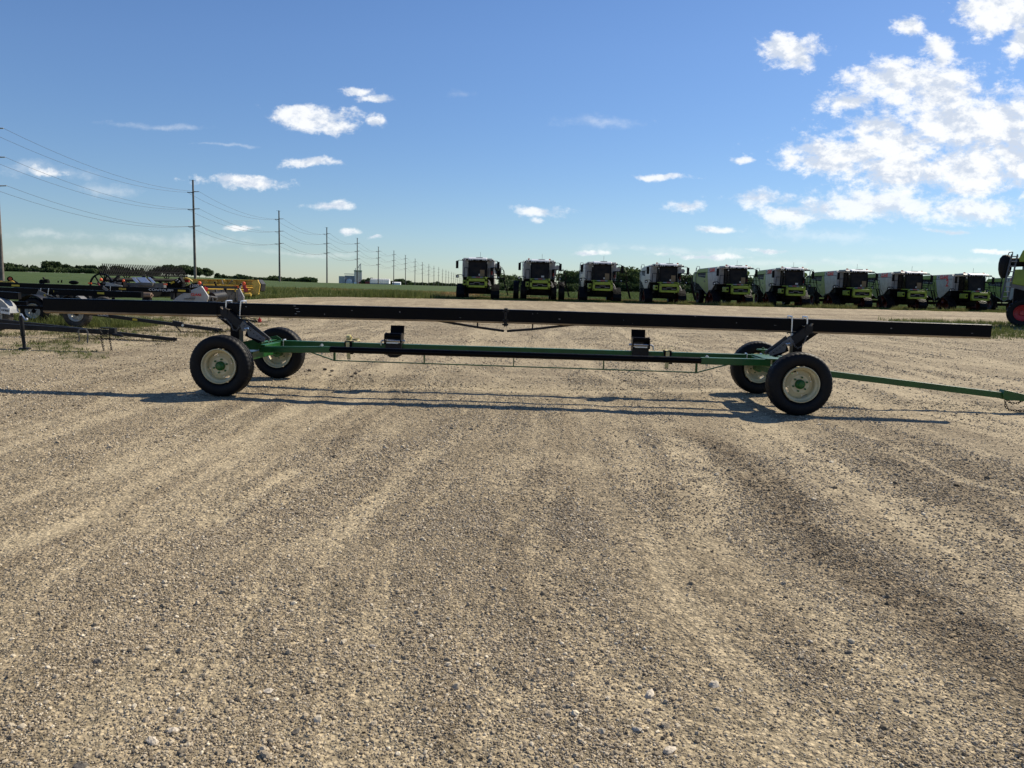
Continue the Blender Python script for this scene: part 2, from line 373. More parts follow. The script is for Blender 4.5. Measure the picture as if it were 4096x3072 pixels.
def grassy(x, y):
    # sparse weeds among the parked trailers and at the right
    n = fbm(x * 1.1, y * 1.1, 55, 4); q = x / np.maximum(y, 1)
    a = S(-.40, -.56, q + (n - .5) * .22) * S(13.0, 15.5, y + (n - .5) * 3) * (1 - S(40, 60, y))
    b = S(14.5, 17.5, x + (n - .5) * 5) * S(27.5, 31, y + (n - .5) * 3) * (1 - S(44, 48, y)) * S(.46, .53, q)
    strip = S(66, 68.5, y) * S(8, 14, x) * .8
    return np.clip(np.maximum(np.maximum(a * S(.42, .6, n), b * S(.33, .5, n)), 0), 0, 1)
NA = 1000
ang = np.concatenate([np.linspace(-180, -55, 40, endpoint=False), np.linspace(-55, 55, NA, endpoint=False), np.linspace(55, 180, 40, endpoint=False)])
rad = np.concatenate([[.25, .6, 1.0], np.geomspace(1.4, 60, 620, endpoint=False), np.geomspace(60, 9000, 170)])
A, Rr = np.meshgrid(np.radians(ang), rad); X = np.sin(A) * Rr; Y = np.cos(A) * Rr
Z = terrain(X, Y)
dm = dustmask(X, Y); dk = darkmask(X, Y); lot = in_lot(X, Y)
near = 1 - S(20, 45, Rr)
Z = Z + near * ((fbm(X * .45, Y * .45, 8, 3) - .5) * .035 + (fbm(X * 3.0, Y * 3.0, 9, 4) - .5) * .020 + (fbm(X * 11, Y * 11, 19, 3) - .5) * .012 * (1 - S(6, 14, Rr)) * (1 - .6 * dm) - .012 * dm) + dk * near * (fbm(X * 9, Y * 9, 29, 3) - .4) * .035
ruts = S(30, 36, Y) * (1 - S(62, 66, Y)) * S(8, 16, X)
Z = Z + ruts * .05 * (np.sin(Y * 3.1 + fbm(X * .15, Y * .6, 66, 3) * 9) * .5) * fbm(X * .4, Y * 1.2, 71, 3)
na = len(ang); nr = len(rad)
vs = np.concatenate([[[0, 0, float(terrain(0, 0))]], np.stack([X.ravel(), Y.ravel(), Z.ravel()], 1)])
ii, jj = np.meshgrid(np.arange(nr - 1), np.arange(na), indexing='ij')
j2 = (jj + 1) % na
quads = np.stack([1 + ii * na + jj, 1 + ii * na + j2, 1 + (ii + 1) * na + j2, 1 + (ii + 1) * na + jj], -1).reshape(-1, 4)[:, ::-1]
tris = np.stack([np.zeros(na, int), 1 + (np.arange(na) + 1) % na, 1 + np.arange(na)], 1)[:, ::-1]
def npmesh(name, V, quads=None, tris=None, attrs=None, smooth=True):
    me = bpy.data.meshes.new(name); nq = 0 if quads is None else len(quads); ntr = 0 if tris is None else len(tris)
    me.vertices.add(len(V)); me.vertices.foreach_set('co', np.asarray(V, np.float32).ravel())
    li = np.concatenate(([] if not nq else [np.asarray(quads).ravel()]) + ([] if not ntr else [np.asarray(tris).ravel()])).astype(np.int32)
    st = np.concatenate([np.arange(nq) * 4, nq * 4 + np.arange(ntr) * 3]).astype(np.int32)
    me.loops.add(len(li)); me.loops.foreach_set('vertex_index', li); me.polygons.add(nq + ntr); me.polygons.foreach_set('loop_start', st)
    me.update(calc_edges=True)
    me.polygons.foreach_set('use_smooth', np.full(nq + ntr, smooth))
    for k, a in (attrs or {}).items():
        at_ = me.attributes.new(k, 'FLOAT', 'POINT'); at_.data.foreach_set('value', np.asarray(a, np.float32).ravel())
    me.validate(); return me
gs = grassy(X, Y)
pad = lambda a: np.concatenate([[0.], a.ravel()])
gm = npmesh('ground', vs, quads, tris, {'dust': pad(dm), 'dark': pad(dk), 'lot': np.concatenate([[1.], lot.ravel()]), 'weeds': pad(gs)})
gmat = bpy.data.materials.new('gravel_ground'); g = G(nt(gmat))
def attr(g, n): return g.n('ShaderNodeAttribute', attribute_name=n).outputs['Fac']
pos = g.n('ShaderNodeNewGeometry').outputs['Position']
nb = noise(g, pos, .6, 6, .6); nf = noise(g, pos, 9, 6, .7); nff = noise(g, pos, 60, 4, .7)
base = g.mix(g.mr(nb.outputs[0], .35, .65), (.280, .226, .148), (.350, .285, .190))
dust = g.mix(nf.outputs[0], (.42, .345, .225), (.51, .425, .285))
du = g.math('MULTIPLY', attr(g, 'dust'), g.mr(nf.outputs[0], .3, .6, .55, 1.1), clamp=True)
c = g.mix(du, base, dust)
dkm = g.math('MULTIPLY', attr(g, 'dark'), g.mr(nf.outputs[0], .35, .6, .3, 1.0), clamp=True)
c = g.mix(dkm, c, (.135, .098, .06))
v1 = g.n('ShaderNodeTexVoronoi', feature='F1', i={'Vector': pos, 'Scale': 46, 'Randomness': 1.}); v2 = g.n('ShaderNodeTexVoronoi', feature='F1', i={'Vector': pos, 'Scale': 120, 'Randomness': 1.}); v3 = g.n('ShaderNodeTexVoronoi', feature='F1', i={'Vector': pos, 'Scale': 17, 'Randomness': 1.})
def bw(c_): return g.n('ShaderNodeRGBToBW', i={0: c_}).outputs[0]
rnd = g.math('ADD', g.mr(bw(v1.outputs['Color']), .1, .9, -.34, .42), g.mr(bw(v2.outputs['Color']), .1, .9, -.22, .26))
rnd = g.math('ADD', rnd, g.mr(nff.outputs[0], .3, .7, -.2, .2))
rnd = g.math('ADD', rnd, g.mr(bw(v3.outputs['Color']), .1, .9, -.16, .2))
rnd = g.math('MULTIPLY', rnd, g.mr(du, 0, 1, 1.0, .45))
gap = g.mr(v1.outputs['Distance'], .35, .75, 1.0, .62)
c = g.mix(1.0, c, g.n('ShaderNodeCombineColor', i={0: g.math('MULTIPLY', g.math('ADD', rnd, 1.0), gap), 1: g.math('MULTIPLY', g.math('ADD', rnd, 1.0), gap), 2: g.math('MULTIPLY', g.math('ADD', rnd, .99), gap)}).outputs[0], 'MULTIPLY')
soil = g.mix(g.mr(nf.outputs[0], .35, .65), (.075, .085, .03), (.17, .145, .08))
c = g.mix(g.math('MULTIPLY', attr(g, 'weeds'), .55), c, soil)
ng = noise(g, pos, .12, 6, .65); ngr = noise(g, pos, 2.5, 6, .7)
gcol = g.mix(g.mr(ng.outputs[0], .38, .62), (.030, .062, .010), (.055, .085, .018)); gcol = g.mix(g.mr(ngr.outputs[0], .5, .75, 0, .35), gcol, (.12, .12, .05))
c = g.mix(attr(g, 'lot'), gcol, c)
hgt = g.math('ADD', g.math('MULTIPLY', g.mr(v1.outputs['Distance'], 0, .6, 1, 0), .55), g.math('ADD', g.math('MULTIPLY', g.mr(v2.outputs['Distance'], 0, .6, 1, 0), .22), g.math('MULTIPLY', g.mr(v3.outputs['Distance'], 0, .7, 1, 0), .8)))
hgt = g.math('ADD', hgt, g.math('MULTIPLY', nf.outputs[0], 1.4))
bp = g.n('ShaderNodeBump', i={'Strength': g.mr(du, 0, 1, 1.0, .55), 'Distance': .020, 'Height': hgt})
b = g.n('ShaderNodeBsdfPrincipled', i={'Base Color': c, 'Roughness': .95, 'Normal': bp.outputs[0], 'Specular IOR Level': .25})
g.t.links.new(b.outputs[0], g.n('ShaderNodeOutputMaterial').inputs[0])
gm.materials.append(gmat); go = bpy.data.objects.new('ground', gm); COL.objects.link(go); tag(go, kind='structure')
# ---- loose gravel (uncountable): one object, instanced pebbles
def scatter(n, r0, r1, amax, pw):
    r = np.exp(rng.uniform(np.log(r0), np.log(r1), n)) if pw == 0 else (rng.uniform(r0 ** pw, r1 ** pw, n)) ** (1 / pw)
    a = rng.uniform(-R(amax), R(amax), n); return np.sin(a) * r, np.cos(a) * r
sets = []
for (n, r0, r1, s0, s1, pw, big) in ((190000, 1.9, 5.2, .0026, .0052, 1.2, 0), (190000, 4.5, 13, .0045, .009, 1.1, 0), (40000, 2.0, 9, .0048, .0095, 1.1, 1), (3600, 2.0, 12, .008, .0155, 1.3, 1), (120000, 11, 38, .009, .016, 1.0, 0), (10000, 6, 30, .012, .021, 1.2, 1)):
    x, y = scatter(n, r0, r1, 47, pw)
    dmk = dustmask(x, y); q = .5 * fbm(x * .9 + 3, y * .7, 123, 4) + .5 * fbm(x * 2.2 + .5 * np.sin(y * .16), y * .22, 133, 4); q2 = fbm(x * 3, y * 3, 321, 3)
    p = (1 - .88 * dmk) * (S(.40, .60, q) * .8 + .2 if not big else S(.46, .62, q) + .06) * (.35 + .9 * q2)
    p = p * (1 - .6 * grassy(x, y)) * in_lot(x, y)
    k = rng.random(n) < p; x, y = x[k], y[k]
    s = s0 + (s1 - s0) * rng.random(len(x)) ** 2.2
    sets.append((x, y, s, darkmask(x, y)))
px_ = np.concatenate([a[0] for a in sets]); py_ = np.concatenate([a[1] for a in sets]); ps = np.concatenate([a[2] for a in sets]); pd = np.concatenate([a[3] for a in sets])
def groundz(x, y):
    r = np.hypot(x, y); a = np.degrees(np.arctan2(x, y))
    ai = np.interp(a, ang, np.arange(na)); ri = np.interp(r, rad, np.arange(nr))
    a0 = np.clip(ai.astype(int), 0, na - 2); r0 = np.clip(ri.astype(int), 0, nr - 2); fa = ai - a0; fr = ri - r0
    return (Z[r0, a0] * (1 - fa) + Z[r0, a0 + 1] * fa) * (1 - fr) + (Z[r0 + 1, a0] * (1 - fa) + Z[r0 + 1, a0 + 1] * fa) * fr
pz = groundz(px_, py_) + ps * .22
tone = np.clip(rng.normal(.58, .2, len(px_)) - .36 * pd, 0, 1)
pm = bpy.data.meshes.new('gravel'); pm.vertices.add(len(px_)); pm.vertices.foreach_set('co', np.stack([px_, py_, pz], 1).astype(np.float32).ravel())
def addattr(me, n, typ, data):
    a = me.attributes.new(n, typ, 'POINT'); a.data.foreach_set('vector' if typ == 'FLOAT_VECTOR' else 'value', np.asarray(data, np.int32 if typ == 'INT' else np.float32).ravel())
nP = len(px_)
addattr(pm, 'tone', 'FLOAT', tone); addattr(pm, 'pick', 'INT', rng.integers(0, 6, nP))
asp = rng.uniform(.7, 1.35, (nP, 3)); asp[:, 2] *= .72; addattr(pm, 'scl', 'FLOAT_VECTOR', asp * ps[:, None])
addattr(pm, 'rotv', 'FLOAT_VECTOR', np.stack([rng.normal(0, .35, nP), rng.normal(0, .35, nP), rng.uniform(0, 6.28, nP)], 1))
smat = bpy.data.materials.new('pebble'); g = G(nt(smat))
tn = g.n('ShaderNodeAttribute', attribute_name='tone', attribute_type='INSTANCER').outputs['Fac']
cr = g.n('ShaderNodeValToRGB', i={0: tn}); e = cr.color_ramp.elements
e[0].position = 0; e[0].color = (.08, .062, .04, 1); e[1].position = 1; e[1].color = (.70, .61, .46, 1)
for p_, c_ in ((.25, (.17, .137, .095)), (.5, (.30, .245, .17)), (.75, (.44, .37, .27))):
    q = e.new(p_); q.color = (*c_, 1)
nn = noise(g, g.n('ShaderNodeNewGeometry').outputs['Position'], 90, 3)
cc = g.mix(1.0, cr.outputs[0], g.mix(nn.outputs[0], (.8, .8, .8), (1.2, 1.2, 1.18)), 'MULTIPLY')
b = g.n('ShaderNodeBsdfPrincipled', i={'Base Color': cc, 'Roughness': .88, 'Specular IOR Level': .3}); g.t.links.new(b.outputs[0], g.n('ShaderNodeOutputMaterial').inputs[0])
pm.materials.append(smat)
gob = bpy.data.objects.new('gravel', pm); COL.objects.link(gob)
tag(gob, 'loose grey and tan pebbles scattered over the gravel lot', 'gravel', kind='stuff')
ng_ = bpy.data.node_groups.new('pebbles', 'GeometryNodeTree'); ng_.interface.new_socket('Geometry', in_out='INPUT', socket_type='NodeSocketGeometry'); ng_.interface.new_socket('Geometry', in_out='OUTPUT', socket_type='NodeSocketGeometry')
g = G(ng_); gi = g.n('NodeGroupInput'); go_ = g.n('NodeGroupOutput'); L = ng_.links.new
jn = g.n('GeometryNodeJoinGeometry')
for k in range(6):
    ic = g.n('GeometryNodeMeshIcoSphere', i={'Radius': 1.0, 'Subdivisions': 2})
    ps_ = g.n('GeometryNodeInputPosition').outputs[0]
    no = g.n('ShaderNodeTexNoise', i={'Scale': 1.1 + .12 * k, 'Detail': 1.5}); no.noise_dimensions = '4D'; no.inputs['W'].default_value = k * 7.3; L(ps_, no.inputs['Vector'])
    sb = g.n('ShaderNodeVectorMath', operation='SUBTRACT', i={0: no.outputs['Color'], 1: (.5, .5, .5)}); sc_ = g.n('ShaderNodeVectorMath', operation='MULTIPLY', i={0: sb.outputs[0], 1: (1.5, 1.3, 1.2)})
    sp_ = g.n('GeometryNodeSetPosition', i={'Geometry': ic.outputs[0], 'Offset': sc_.outputs[0]})
    sm = g.n('GeometryNodeSetMaterial', i={'Geometry': sp_.outputs[0]}); sm.inputs['Material'].default_value = smat
    ti = g.n('GeometryNodeGeometryToInstance'); L(sm.outputs[0], ti.inputs[0]); L(ti.outputs[0], jn.inputs[0])
def named(n, t):
    a = g.n('GeometryNodeInputNamedAttribute', data_type=t); a.inputs['Name'].default_value = n; return a.outputs[0]
iop = g.n('GeometryNodeInstanceOnPoints'); L(gi.outputs[0], iop.inputs['Points']); L(jn.outputs[0], iop.inputs['Instance']); iop.inputs['Pick Instance'].default_value = True
L(named('pick', 'INT'), iop.inputs['Instance Index']); L(named('scl', 'FLOAT_VECTOR'), iop.inputs['Scale'])
e2r = g.n('FunctionNodeEulerToRotation'); L(named('rotv', 'FLOAT_VECTOR'), e2r.inputs[0]); L(e2r.outputs[0], iop.inputs['Rotation'])
L(iop.outputs[0], go_.inputs[0])
md = gob.modifiers.new('pebbles', 'NODES'); md.node_group = ng_
# ---------------------------------------------------------------- wheels
def tyre_mesh(rad, w, n=176):
    h = w / 2; r = rad
    prof = [(r * .58, -h * .66), (r * .62, -h * .84), (r * .70, -h * .97), (r * .80, -h), (r * .89, -h * .95), (r * .945, -h * .86), (r * .975, -h * .76), (r * .99, -h * .62), (r, -h * .5), (r, -h * .46), (r * .978, -h * .44), (r * .978, -h * .38), (r, -h * .36),
            (r * 1.0, -h * .08), (r * .978, -h * .06), (r * .978, h * .06), (r, h * .08), (r, h * .36), (r * .978, h * .38), (r * .978, h * .44), (r, h * .46), (r, h * .5), (r * .99, h * .62), (r * .975, h * .76), (r * .945, h * .86), (r * .89, h * .95), (r * .80, h), (r * .70, h * .97), (r * .62, h * .84), (r * .58, h * .66)]
    def fn(i, j, rr, hh):
        if rr > r * .94 and rr < r * .993 and abs(hh) > h * .55: return rr - (r * .012 if i % 4 == 0 else 0)
        if rr >= r * .993 and i % 4 == (2 if abs(hh) < h * .4 else 0): return rr - r * .008
        return rr
    return MB().lathe(prof, n, fn=fn, close=True)
def wheel(parent, loc, rad=.398, w=.25, side=-1, rim='rim_cream', hubm='green_paint', rimr=.228, tyre='rubber', bolts=6):
    """wheel facing side (-1 towards -Y); wheel mesh = rim, children tyre, hub, lug nuts"""
    s = side; h = w / 2; k = rimr / .228
    m = MB()
    m.lathe([(a * k, b * s) for a, b in ((.228, h * .86), (.226, h * .96), (.216, h * .98), (.212, h * .9), (.205, h * .62), (.185, h * .50), (.178, h * .1), (.178, -h * .5), (.205, -h * .62), (.212, -h * .9), (.226, -h * .95))], 64)
    # disc with four hand slots near its rim
    n = 64; y0 = h * .22 * s; rings = [(.062, y0 + .02 * s), (.115, y0 + .02 * s), (.128, y0 + .004 * s), (.155, y0 - .004 * s), (.168, y0 - .014 * s), (.179, y0 - .022 * s)]
    vs = []; fs = []
    for i in range(n):
        a = 2 * math.pi * i / n
        for r_, y_ in rings: vs.append((r_ * k * math.cos(a), y_, r_ * k * math.sin(a)))
    q = len(rings)
    for i in range(n):
        for j in range(q - 1):
            if j in (3, 4) and (i % 16) in (3, 4, 5, 6): continue
            i2 = (i + 1) % n; fs.append((i * q + j, i * q + j + 1, i2 * q + j + 1, i2 * q + j))
    m.add(vs, fs)
    wh = m.build('wheel', rim, parent, smooth=35, loc=loc)
    t = tyre_mesh(rad, w); t.build('tyre', tyre, wh, smooth=30)
    hb = MB().lathe([(0, y0 + .085 * s), (.03, y0 + .083 * s), (.036, y0 + .07 * s), (.05, y0 + .062 * s), (.060, y0 + .045 * s), (.062, y0 + .0 * s), (.062, -h * .9 * s), (0, -h * .9 * s)], 28)
    hb.build('hub', hubm, wh, smooth=35)
    for i in range(bolts):
        a = 2 * math.pi * (i + .3) / bolts; x, z = .088 * k * math.cos(a), .088 * k * math.sin(a)
        MB().tube((x, y0 + .018 * s, z), (x, y0 + .045 * s, z), .0125, 6).build('lug_nut', hubm, wh)
    for i in range(4):
        a = 2 * math.pi * (i / 4 + .04); x, z = .143 * k * math.cos(a), .143 * k * math.sin(a)
        MB().tube((x, y0 - .002 * s, z), (x, y0 + .008 * s, z), .007, 8).build('rivet', 'zinc', wh)
    return wh
# ---------------------------------------------------------------- main trailer
YAW = -.0445
tr = thing('header_trailer', 'long empty header trailer with green running gear, cream wheels and a black top beam', 'trailer', (-.03, 10.79, 0), YAW)
Minv = (Matrix.Translation((-.03, 10.79, 0)) @ Matrix.Rotation(YAW, 4, 'Z')).inverted()
def L_(px, py, ly):
    """pixel -> trailer-local point on the plane local y = ly"""
    d = ray(px, py); o = Minv @ Vector((0, 0, CAMH)); dl = (Minv.to_3x3() @ d); t = (ly - o.y) / dl.y
    return o + dl * t
for sx, st in ((-3.70, 0), (3.68, -.05)):
    for s in (-1, 1):
        wh = wheel(tr, (sx + (0 if s < 0 else .03), 1.02 * s, .398), side=s if s < 0 else 1)
        if s > 0:
            for c_ in kids(wh): pass
# the far wheels show their inner side
# the top beam stands on the near side of the frame: built about y=0, then moved by BY
BY = -.42
def LB(px, py, ly):
    v = L_(px, py, ly + BY); v.y -= BY; return v
BEFORE = set(kids(tr))
# beam sections
HB = .172
def beam(name, xa, xb, za, zb, w=.15, h=HB, r=.02): return MB().bar((xa, 0, za), (xb, 0, zb), w, h, r=r).build(name, 'black_paint', tr)
zt = lambda px, py: LB(px, py, -.075).z
xl = LB(172, 1193, -.07).x; xm = LB(2023, 1238, -.07).x; xr = LB(3968, 1298, -.07).x; xs = LB(868, 1209, -.07).x
zl = zt(172, 1194) - HB / 2; zm = zt(2023, 1238) - HB / 2; zr = zt(3968, 1299) - HB / 2
zs = zl + (zm - zl) * (xs - xl) / (xm - xl)
b1 = beam('beam_extension', xl, xs, zl, zs, .165, HB + .014); b2 = beam('main_beam', xs - .02, xm - .012, zs, zm); b3 = beam('main_beam', xm + .012, xr, zm, zr)
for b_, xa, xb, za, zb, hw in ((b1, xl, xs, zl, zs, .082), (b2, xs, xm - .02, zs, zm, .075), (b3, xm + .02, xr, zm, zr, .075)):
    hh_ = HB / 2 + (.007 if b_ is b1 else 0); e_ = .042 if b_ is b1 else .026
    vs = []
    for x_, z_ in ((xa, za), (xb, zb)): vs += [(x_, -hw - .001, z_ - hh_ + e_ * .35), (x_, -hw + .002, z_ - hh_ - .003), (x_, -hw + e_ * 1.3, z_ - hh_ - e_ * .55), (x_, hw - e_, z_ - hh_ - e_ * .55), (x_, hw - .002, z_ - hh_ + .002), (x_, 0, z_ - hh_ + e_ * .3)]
    MB().add(vs, [(i, (i + 1) % 6, 6 + (i + 1) % 6, 6 + i) for i in range(6)] + [(0, 1, 2, 3, 4, 5), (11, 10, 9, 8, 7, 6)]).build('ground_glow_strip', 'lit_edge_tan', b_)  # added strip, its brown paints the sunlit ground mirrored in the beam's lower corner
tr_end = MB().box((xr + .002, 0, zr), (.004, .12, HB - .03)).build('end_cap', 'dark', b3)
# bolted flange joint in the middle with truss underneath
j = MB()
for dx in (-.012, .012): j.box((xm + dx, 0, zm - .02), (.014, .19, HB + .07))
for dx in (-.03, .03):
    for z in (.06, -.055, -.115): j.tube((xm + dx, -.10, zm + z), (xm + dx, -.06, zm + z), .013, 8); j.tube((xm - .035, -.085, zm + z), (xm + .035, -.085, zm + z), .012, 8)
j.build('joint_flange', 'black_worn', tr)
tx = MB(); q0 = LB(1742, 1281, 0); q1 = LB(1910, 1309, 0); q2 = LB(2130, 1317, 0); q3 = LB(2300, 1298, 0)
tx.bar(q0, q1, .05, .03, r=.008).bar(q1, (xm - .02, 0, zm - .205), .05, .03, r=.008).bar((xm + .02, 0, zm - .205), q2, .05, .03, r=.008).bar(q2, q3, .05, .03, r=.008)
for q in (q1, q2): tx.box((q.x, 0, (q.z + zm - HB / 2) / 2), (.018, .04, zm - HB / 2 - q.z))
tx.build('beam_truss', 'black_worn', tr)
mk = MB()
for cx, z in ((1235, .02), (1240, -.02), (1228, .055), (1232, -.05)):
    x = LB(1178 + (cx - 1228) * 1.2, 1240, -.08).x; MB().box((x, -.0762, zm + z), (.05 if abs(z) < .03 else .03, .002, .005)).build('scuff_mark', 'light_grey', b2)
for k_ in range(16):
    x = random.uniform(xs, xr); MB().box((x, -.0762, zm + random.uniform(-.06, .07)), (random.uniform(.004, .03), .002, random.uniform(.003, .02))).build('scuff_mark', 'grey_metal', b2 if x < xm else b3)
for o_ in kids(tr):
    if o_ not in BEFORE: o_.location.y += BY
# two frame rails, tube and truss rod
A0 = L_(1060, 1366, .34); A1 = L_(3100, 1436, .34)
rail_far = MB().bar((-3.45, .34, .595), (3.5, .34, .595), .09, .10, r=.008).build('frame_rail', 'green_paint', tr)
n0 = L_(1008, 1394, -.34); n1 = L_(1322, 1398, -.34); n2 = L_(2803, 1443, -.34); n3 = L_(3110, 1452, -.34)
MB().bar((-3.45, -.34, n0.z - .012), (n1.x, -.34, n1.z - .006), .08, .076, r=.008).bar((-3.4, -.34, n0.z + .032), (n1.x, -.34, n1.z + .036), .05, .012).build('frame_rail', 'green_paint', tr)
MB().bar((n2.x, -.34, n2.z), (3.5, -.34, n3.z + .004), .085, .092, r=.008).build('frame_rail', 'green_paint', tr)
MB().tube((n1.x - .01, -.34, n1.z), (n2.x + .01, -.34, n2.z + .002), .043, 24).build('telescoping_tube', 'black_paint', tr, smooth=40)
for p in (n1, n2): MB().tube((p.x + (-.12 if p is n1 else .08), -.34, p.z - .07), (p.x + (-.12 if p is n1 else .08), -.34, p.z + .075), .014, 8).tube((p.x + (-.12 if p is n1 else .08), -.34, p.z + .05), (p.x + (-.12 if p is n1 else .08), -.34, p.z + .062), .024, 6).build('locking_bolt', 'zinc', tr)
tp = [(1225, 1402), (1337, 1442), (2787, 1490), (2935, 1452)]
tp = [L_(a, b, .34) for a, b in tp]
t = MB().bar(tp[0], tp[1], .016, .016).bar(tp[1], tp[2], .016, .016).bar(tp[2], tp[3], .016, .016)
for px, w in ((1338, .032), (1697, .02), (2055, .014), (2415, .018), (2787, .03)):
    x = L_(px, 1440, .34).x; zz = tp[1].z + (tp[2].z - tp[1].z) * (x - tp[1].x) / (tp[2].x - tp[1].x); t.box((x, .34, (zz + .54) / 2), (w, .02, .54 - zz))
t.build('truss_rod', 'green_paint', tr)
# cross members and axles
for x in (-3.42, 3.45): MB().box((x, 0, .585), (.09, .72, .09)).build('cross_member', 'green_paint', tr, bevel=.006)
for x in (-3.70, 3.70):
    a = MB().bar((x, -.92, .44), (x, .92, .44), .10, .10, r=.01).box((x, 0, .50), (.22, .5, .03))
    if x < 0:
        a.prism([(x - .02, .56), (x + .24, .56), (x + .30, .66), (x + .22, .71), (x + .02, .665)], 'y', -.40, -.385).prism([(x - .02, .56), (x + .24, .56), (x + .30, .66), (x + .22, .71), (x + .02, .665)], 'y', .385, .40)
        a.box((x + .10, 0, .648), (.26, .75, .012))
    else:
        a.tube((x, 0, .48), (x, 0, .66), .07, 16).box((x - .12, 0, .64), (.3, .76, .018))
    a.build('axle', 'green_paint', tr, bevel=.004)
for px, ly in ((1082, .34), (1138, .34), (2988, .34), (3048, .34)):
    x = L_(px, 1370, ly).x
    ub = MB().path([(x, ly - .052, .53), (x, ly - .052, .655), (x, ly + .052, .655), (x, ly + .052, .53)], .009, 8); ub.build('u_bolt', 'zinc', tr)
dk = L_(3052, 1402, .55); MB().tube((dk.x, .55, .60), (dk.x, .55, .705), .02, 12).lathe([(0, .012), (.09, .010), (.095, 0), (.09, -.01), (0, -.012)], 20, c=(dk.x, .55, .70), axis='z').tube((dk.x, .55, .70), (dk.x, .55, .735), .018, 6).build('steering_disc', 'green_paint', tr)
# supports: post, diagonal arm, saddle with U-bolts
def support(sgn, P, ulen):
    """P: dict of pixel anchors"""
    o = thing('beam_support', None, None, (0, 0, 0), 0, par=tr)
    o = None
    top = LB(*P['top'], -.10); bot = LB(*P['bot'], -.10); px_ = LB(*P['post'], 0).x; piv = LB(*P['piv'], -.1)
    m = MB().box((px_, .02, .69), (.12, .16, .40)).prism([(px_ - .06, .86), (px_ + .06, .86), (px_ - sgn * .20 + .07, 1.02), (px_ - sgn * .20 - .07, 1.02)], 'y', -.05, .09)
    post = m.build('support_post', 'black_paint', tr, bevel=.006)
    d = (bot - top).normalized(); nrm = Vector((-d.z, 0, d.x)); nrm = nrm if nrm.z > 0 else -nrm
    def P3(t, off, y): q = top + d * t + nrm * off; return (q.x, y, q.z)
    L = (bot - top).length
    arm = MB()
    hp = L * .50
    for y in (-.155, -.05):
        q = [(0, 0), (hp, 0), (hp, -.115), (.02, -.115)]
        vs = [P3(a, b, y) for a, b in q] + [P3(a, b, y + .012) for a, b in q]
        arm.add(vs, [(0, 1, 2, 3), (7, 6, 5, 4), (0, 4, 5, 1), (1, 5, 6, 2), (2, 6, 7, 3), (3, 7, 4, 0)])
    vs = [P3(a, b, y) for (a, b) in ((0, 0), (hp, 0), (hp, -.008), (0, -.008)) for y in (-.155, -.038)]
    arm.add(vs, [(0, 1, 3, 2), (4, 5, 7, 6), (0, 2, 4, 6), (1, 3, 5, 7), (0, 1, 7, 6), (2, 3, 5, 4)])
    arm.box(P3(.03, -.055, -.10), (.09, .13, .075))
    ar = arm.build('support_arm', 'black_worn', tr)
    MB().box(P3(-.012, -.045, -.10), (.012, .10, .085), Euler((0, -sgn * .6, 0))).box(P3(.035, -.006, -.10), (.07, .10, .006), Euler((0, 0, 0))).build('arm_end_plate', 'lit_edge_tan', ar)  # tan colour paints the light falling on the arm's end
    q = [(hp * .9, .012), (L, .012), (L + .02, -.03), (L * .72, -.10), (hp * 1.25, -.05), (hp * 1.12, -.10), (hp * .92, -.06)]
    b0_ = None
    for y0, y1 in ((-.17, -.157), (.03, .043)):
        n = len(q); vs = [P3(a, b, y0) for a, b in q] + [P3(a, b, y1) for a, b in q]
        brace = MB().add(vs, [(i, (i + 1) % n, n + (i + 1) % n, n + i) for i in range(n)] + [tuple(range(n))[::-1], tuple(range(n, 2 * n))]).build('brace_plate', 'grey_metal', tr)
        b0_ = b0_ if y0 > 0 else brace
    brace = b0_
    in_ = MB(); q = [(hp * 1.2, -.03), (L * .98, -.01), (L * .95, -.09), (hp * 1.3, -.13)]; vs = [P3(a, b, -.155) for a, b in q] + [P3(a, b, .03) for a, b in q]
    in_.add(vs, [(0, 1, 2, 3), (7, 6, 5, 4), (0, 4, 5, 1), (1, 5, 6, 2), (2, 6, 7, 3), (3, 7, 4, 0)]).build('brace_box', 'black_paint', tr)
    for i in range(6):
        q = P3(hp * 1.05 + i * (L - hp) * .16, -.022, -.1725); MB().tube(q, (q[0], q[1] + .003, q[2]), .007, 8).build('bolt_hole', 'dark', brace)
    bt = P3(hp * 1.22, -.03, -.17); MB().tube(bt, (bt[0], bt[1] - .05, bt[2]), .014, 8).tube((bt[0] - .02, bt[1] - .04, bt[2]), (bt[0] + .035, bt[1] - .05, bt[2] + .01), .013, 8).build('hitch_pin', 'zinc', brace)
    for (a, b, c) in P['ub']:
        u = MB()
        x = LB(a, b, -.09).x; x2 = LB(c, b, -.09).x
        u.path([(x2, -.09, zm - .14 if c != a else zm - .02), (x, -.09, zm + .098), (x, .09, zm + .098), (x2, .09, zm - .14)], .010, 8)
        u.tube((x2, -.09, zm - .16), (x2, -.09, zm - .12), .02, 6); u.build('u_bolt', 'zinc', tr)
    MB().box((px_ - sgn * .04, 0, zm - .115), (.30, .20, .02)).box((px_ + sgn * .0, -.07, zm - .14), (.06, .08, .06)).build('saddle_plate', 'black_worn', tr)
    MB().chain([LB(*c, -.17) for c in P['chain']], .022, .003).build('safety_chain', 'grey_metal', tr)
BEFORE = set(kids(tr))
support(1, dict(top=(905, 1229), bot=(1064, 1357), post=(945, 1320), piv=(960, 1300), ub=((905, 1208, 902), (964, 1210, 957)), chain=[(872, 1272), (905, 1277), (925, 1300), (932, 1318), (945, 1322), (955, 1312), (957, 1300)]), 1)
support(-1, dict(top=(3228, 1296), bot=(3073, 1412), post=(3185, 1390), piv=(3170, 1370), ub=((3168, 1275, 3171), (3229, 1277, 3231)), chain=[(3171, 1365), (3178, 1384), (3192, 1392), (3206, 1386), (3218, 1368), (3226, 1347)]), 1)
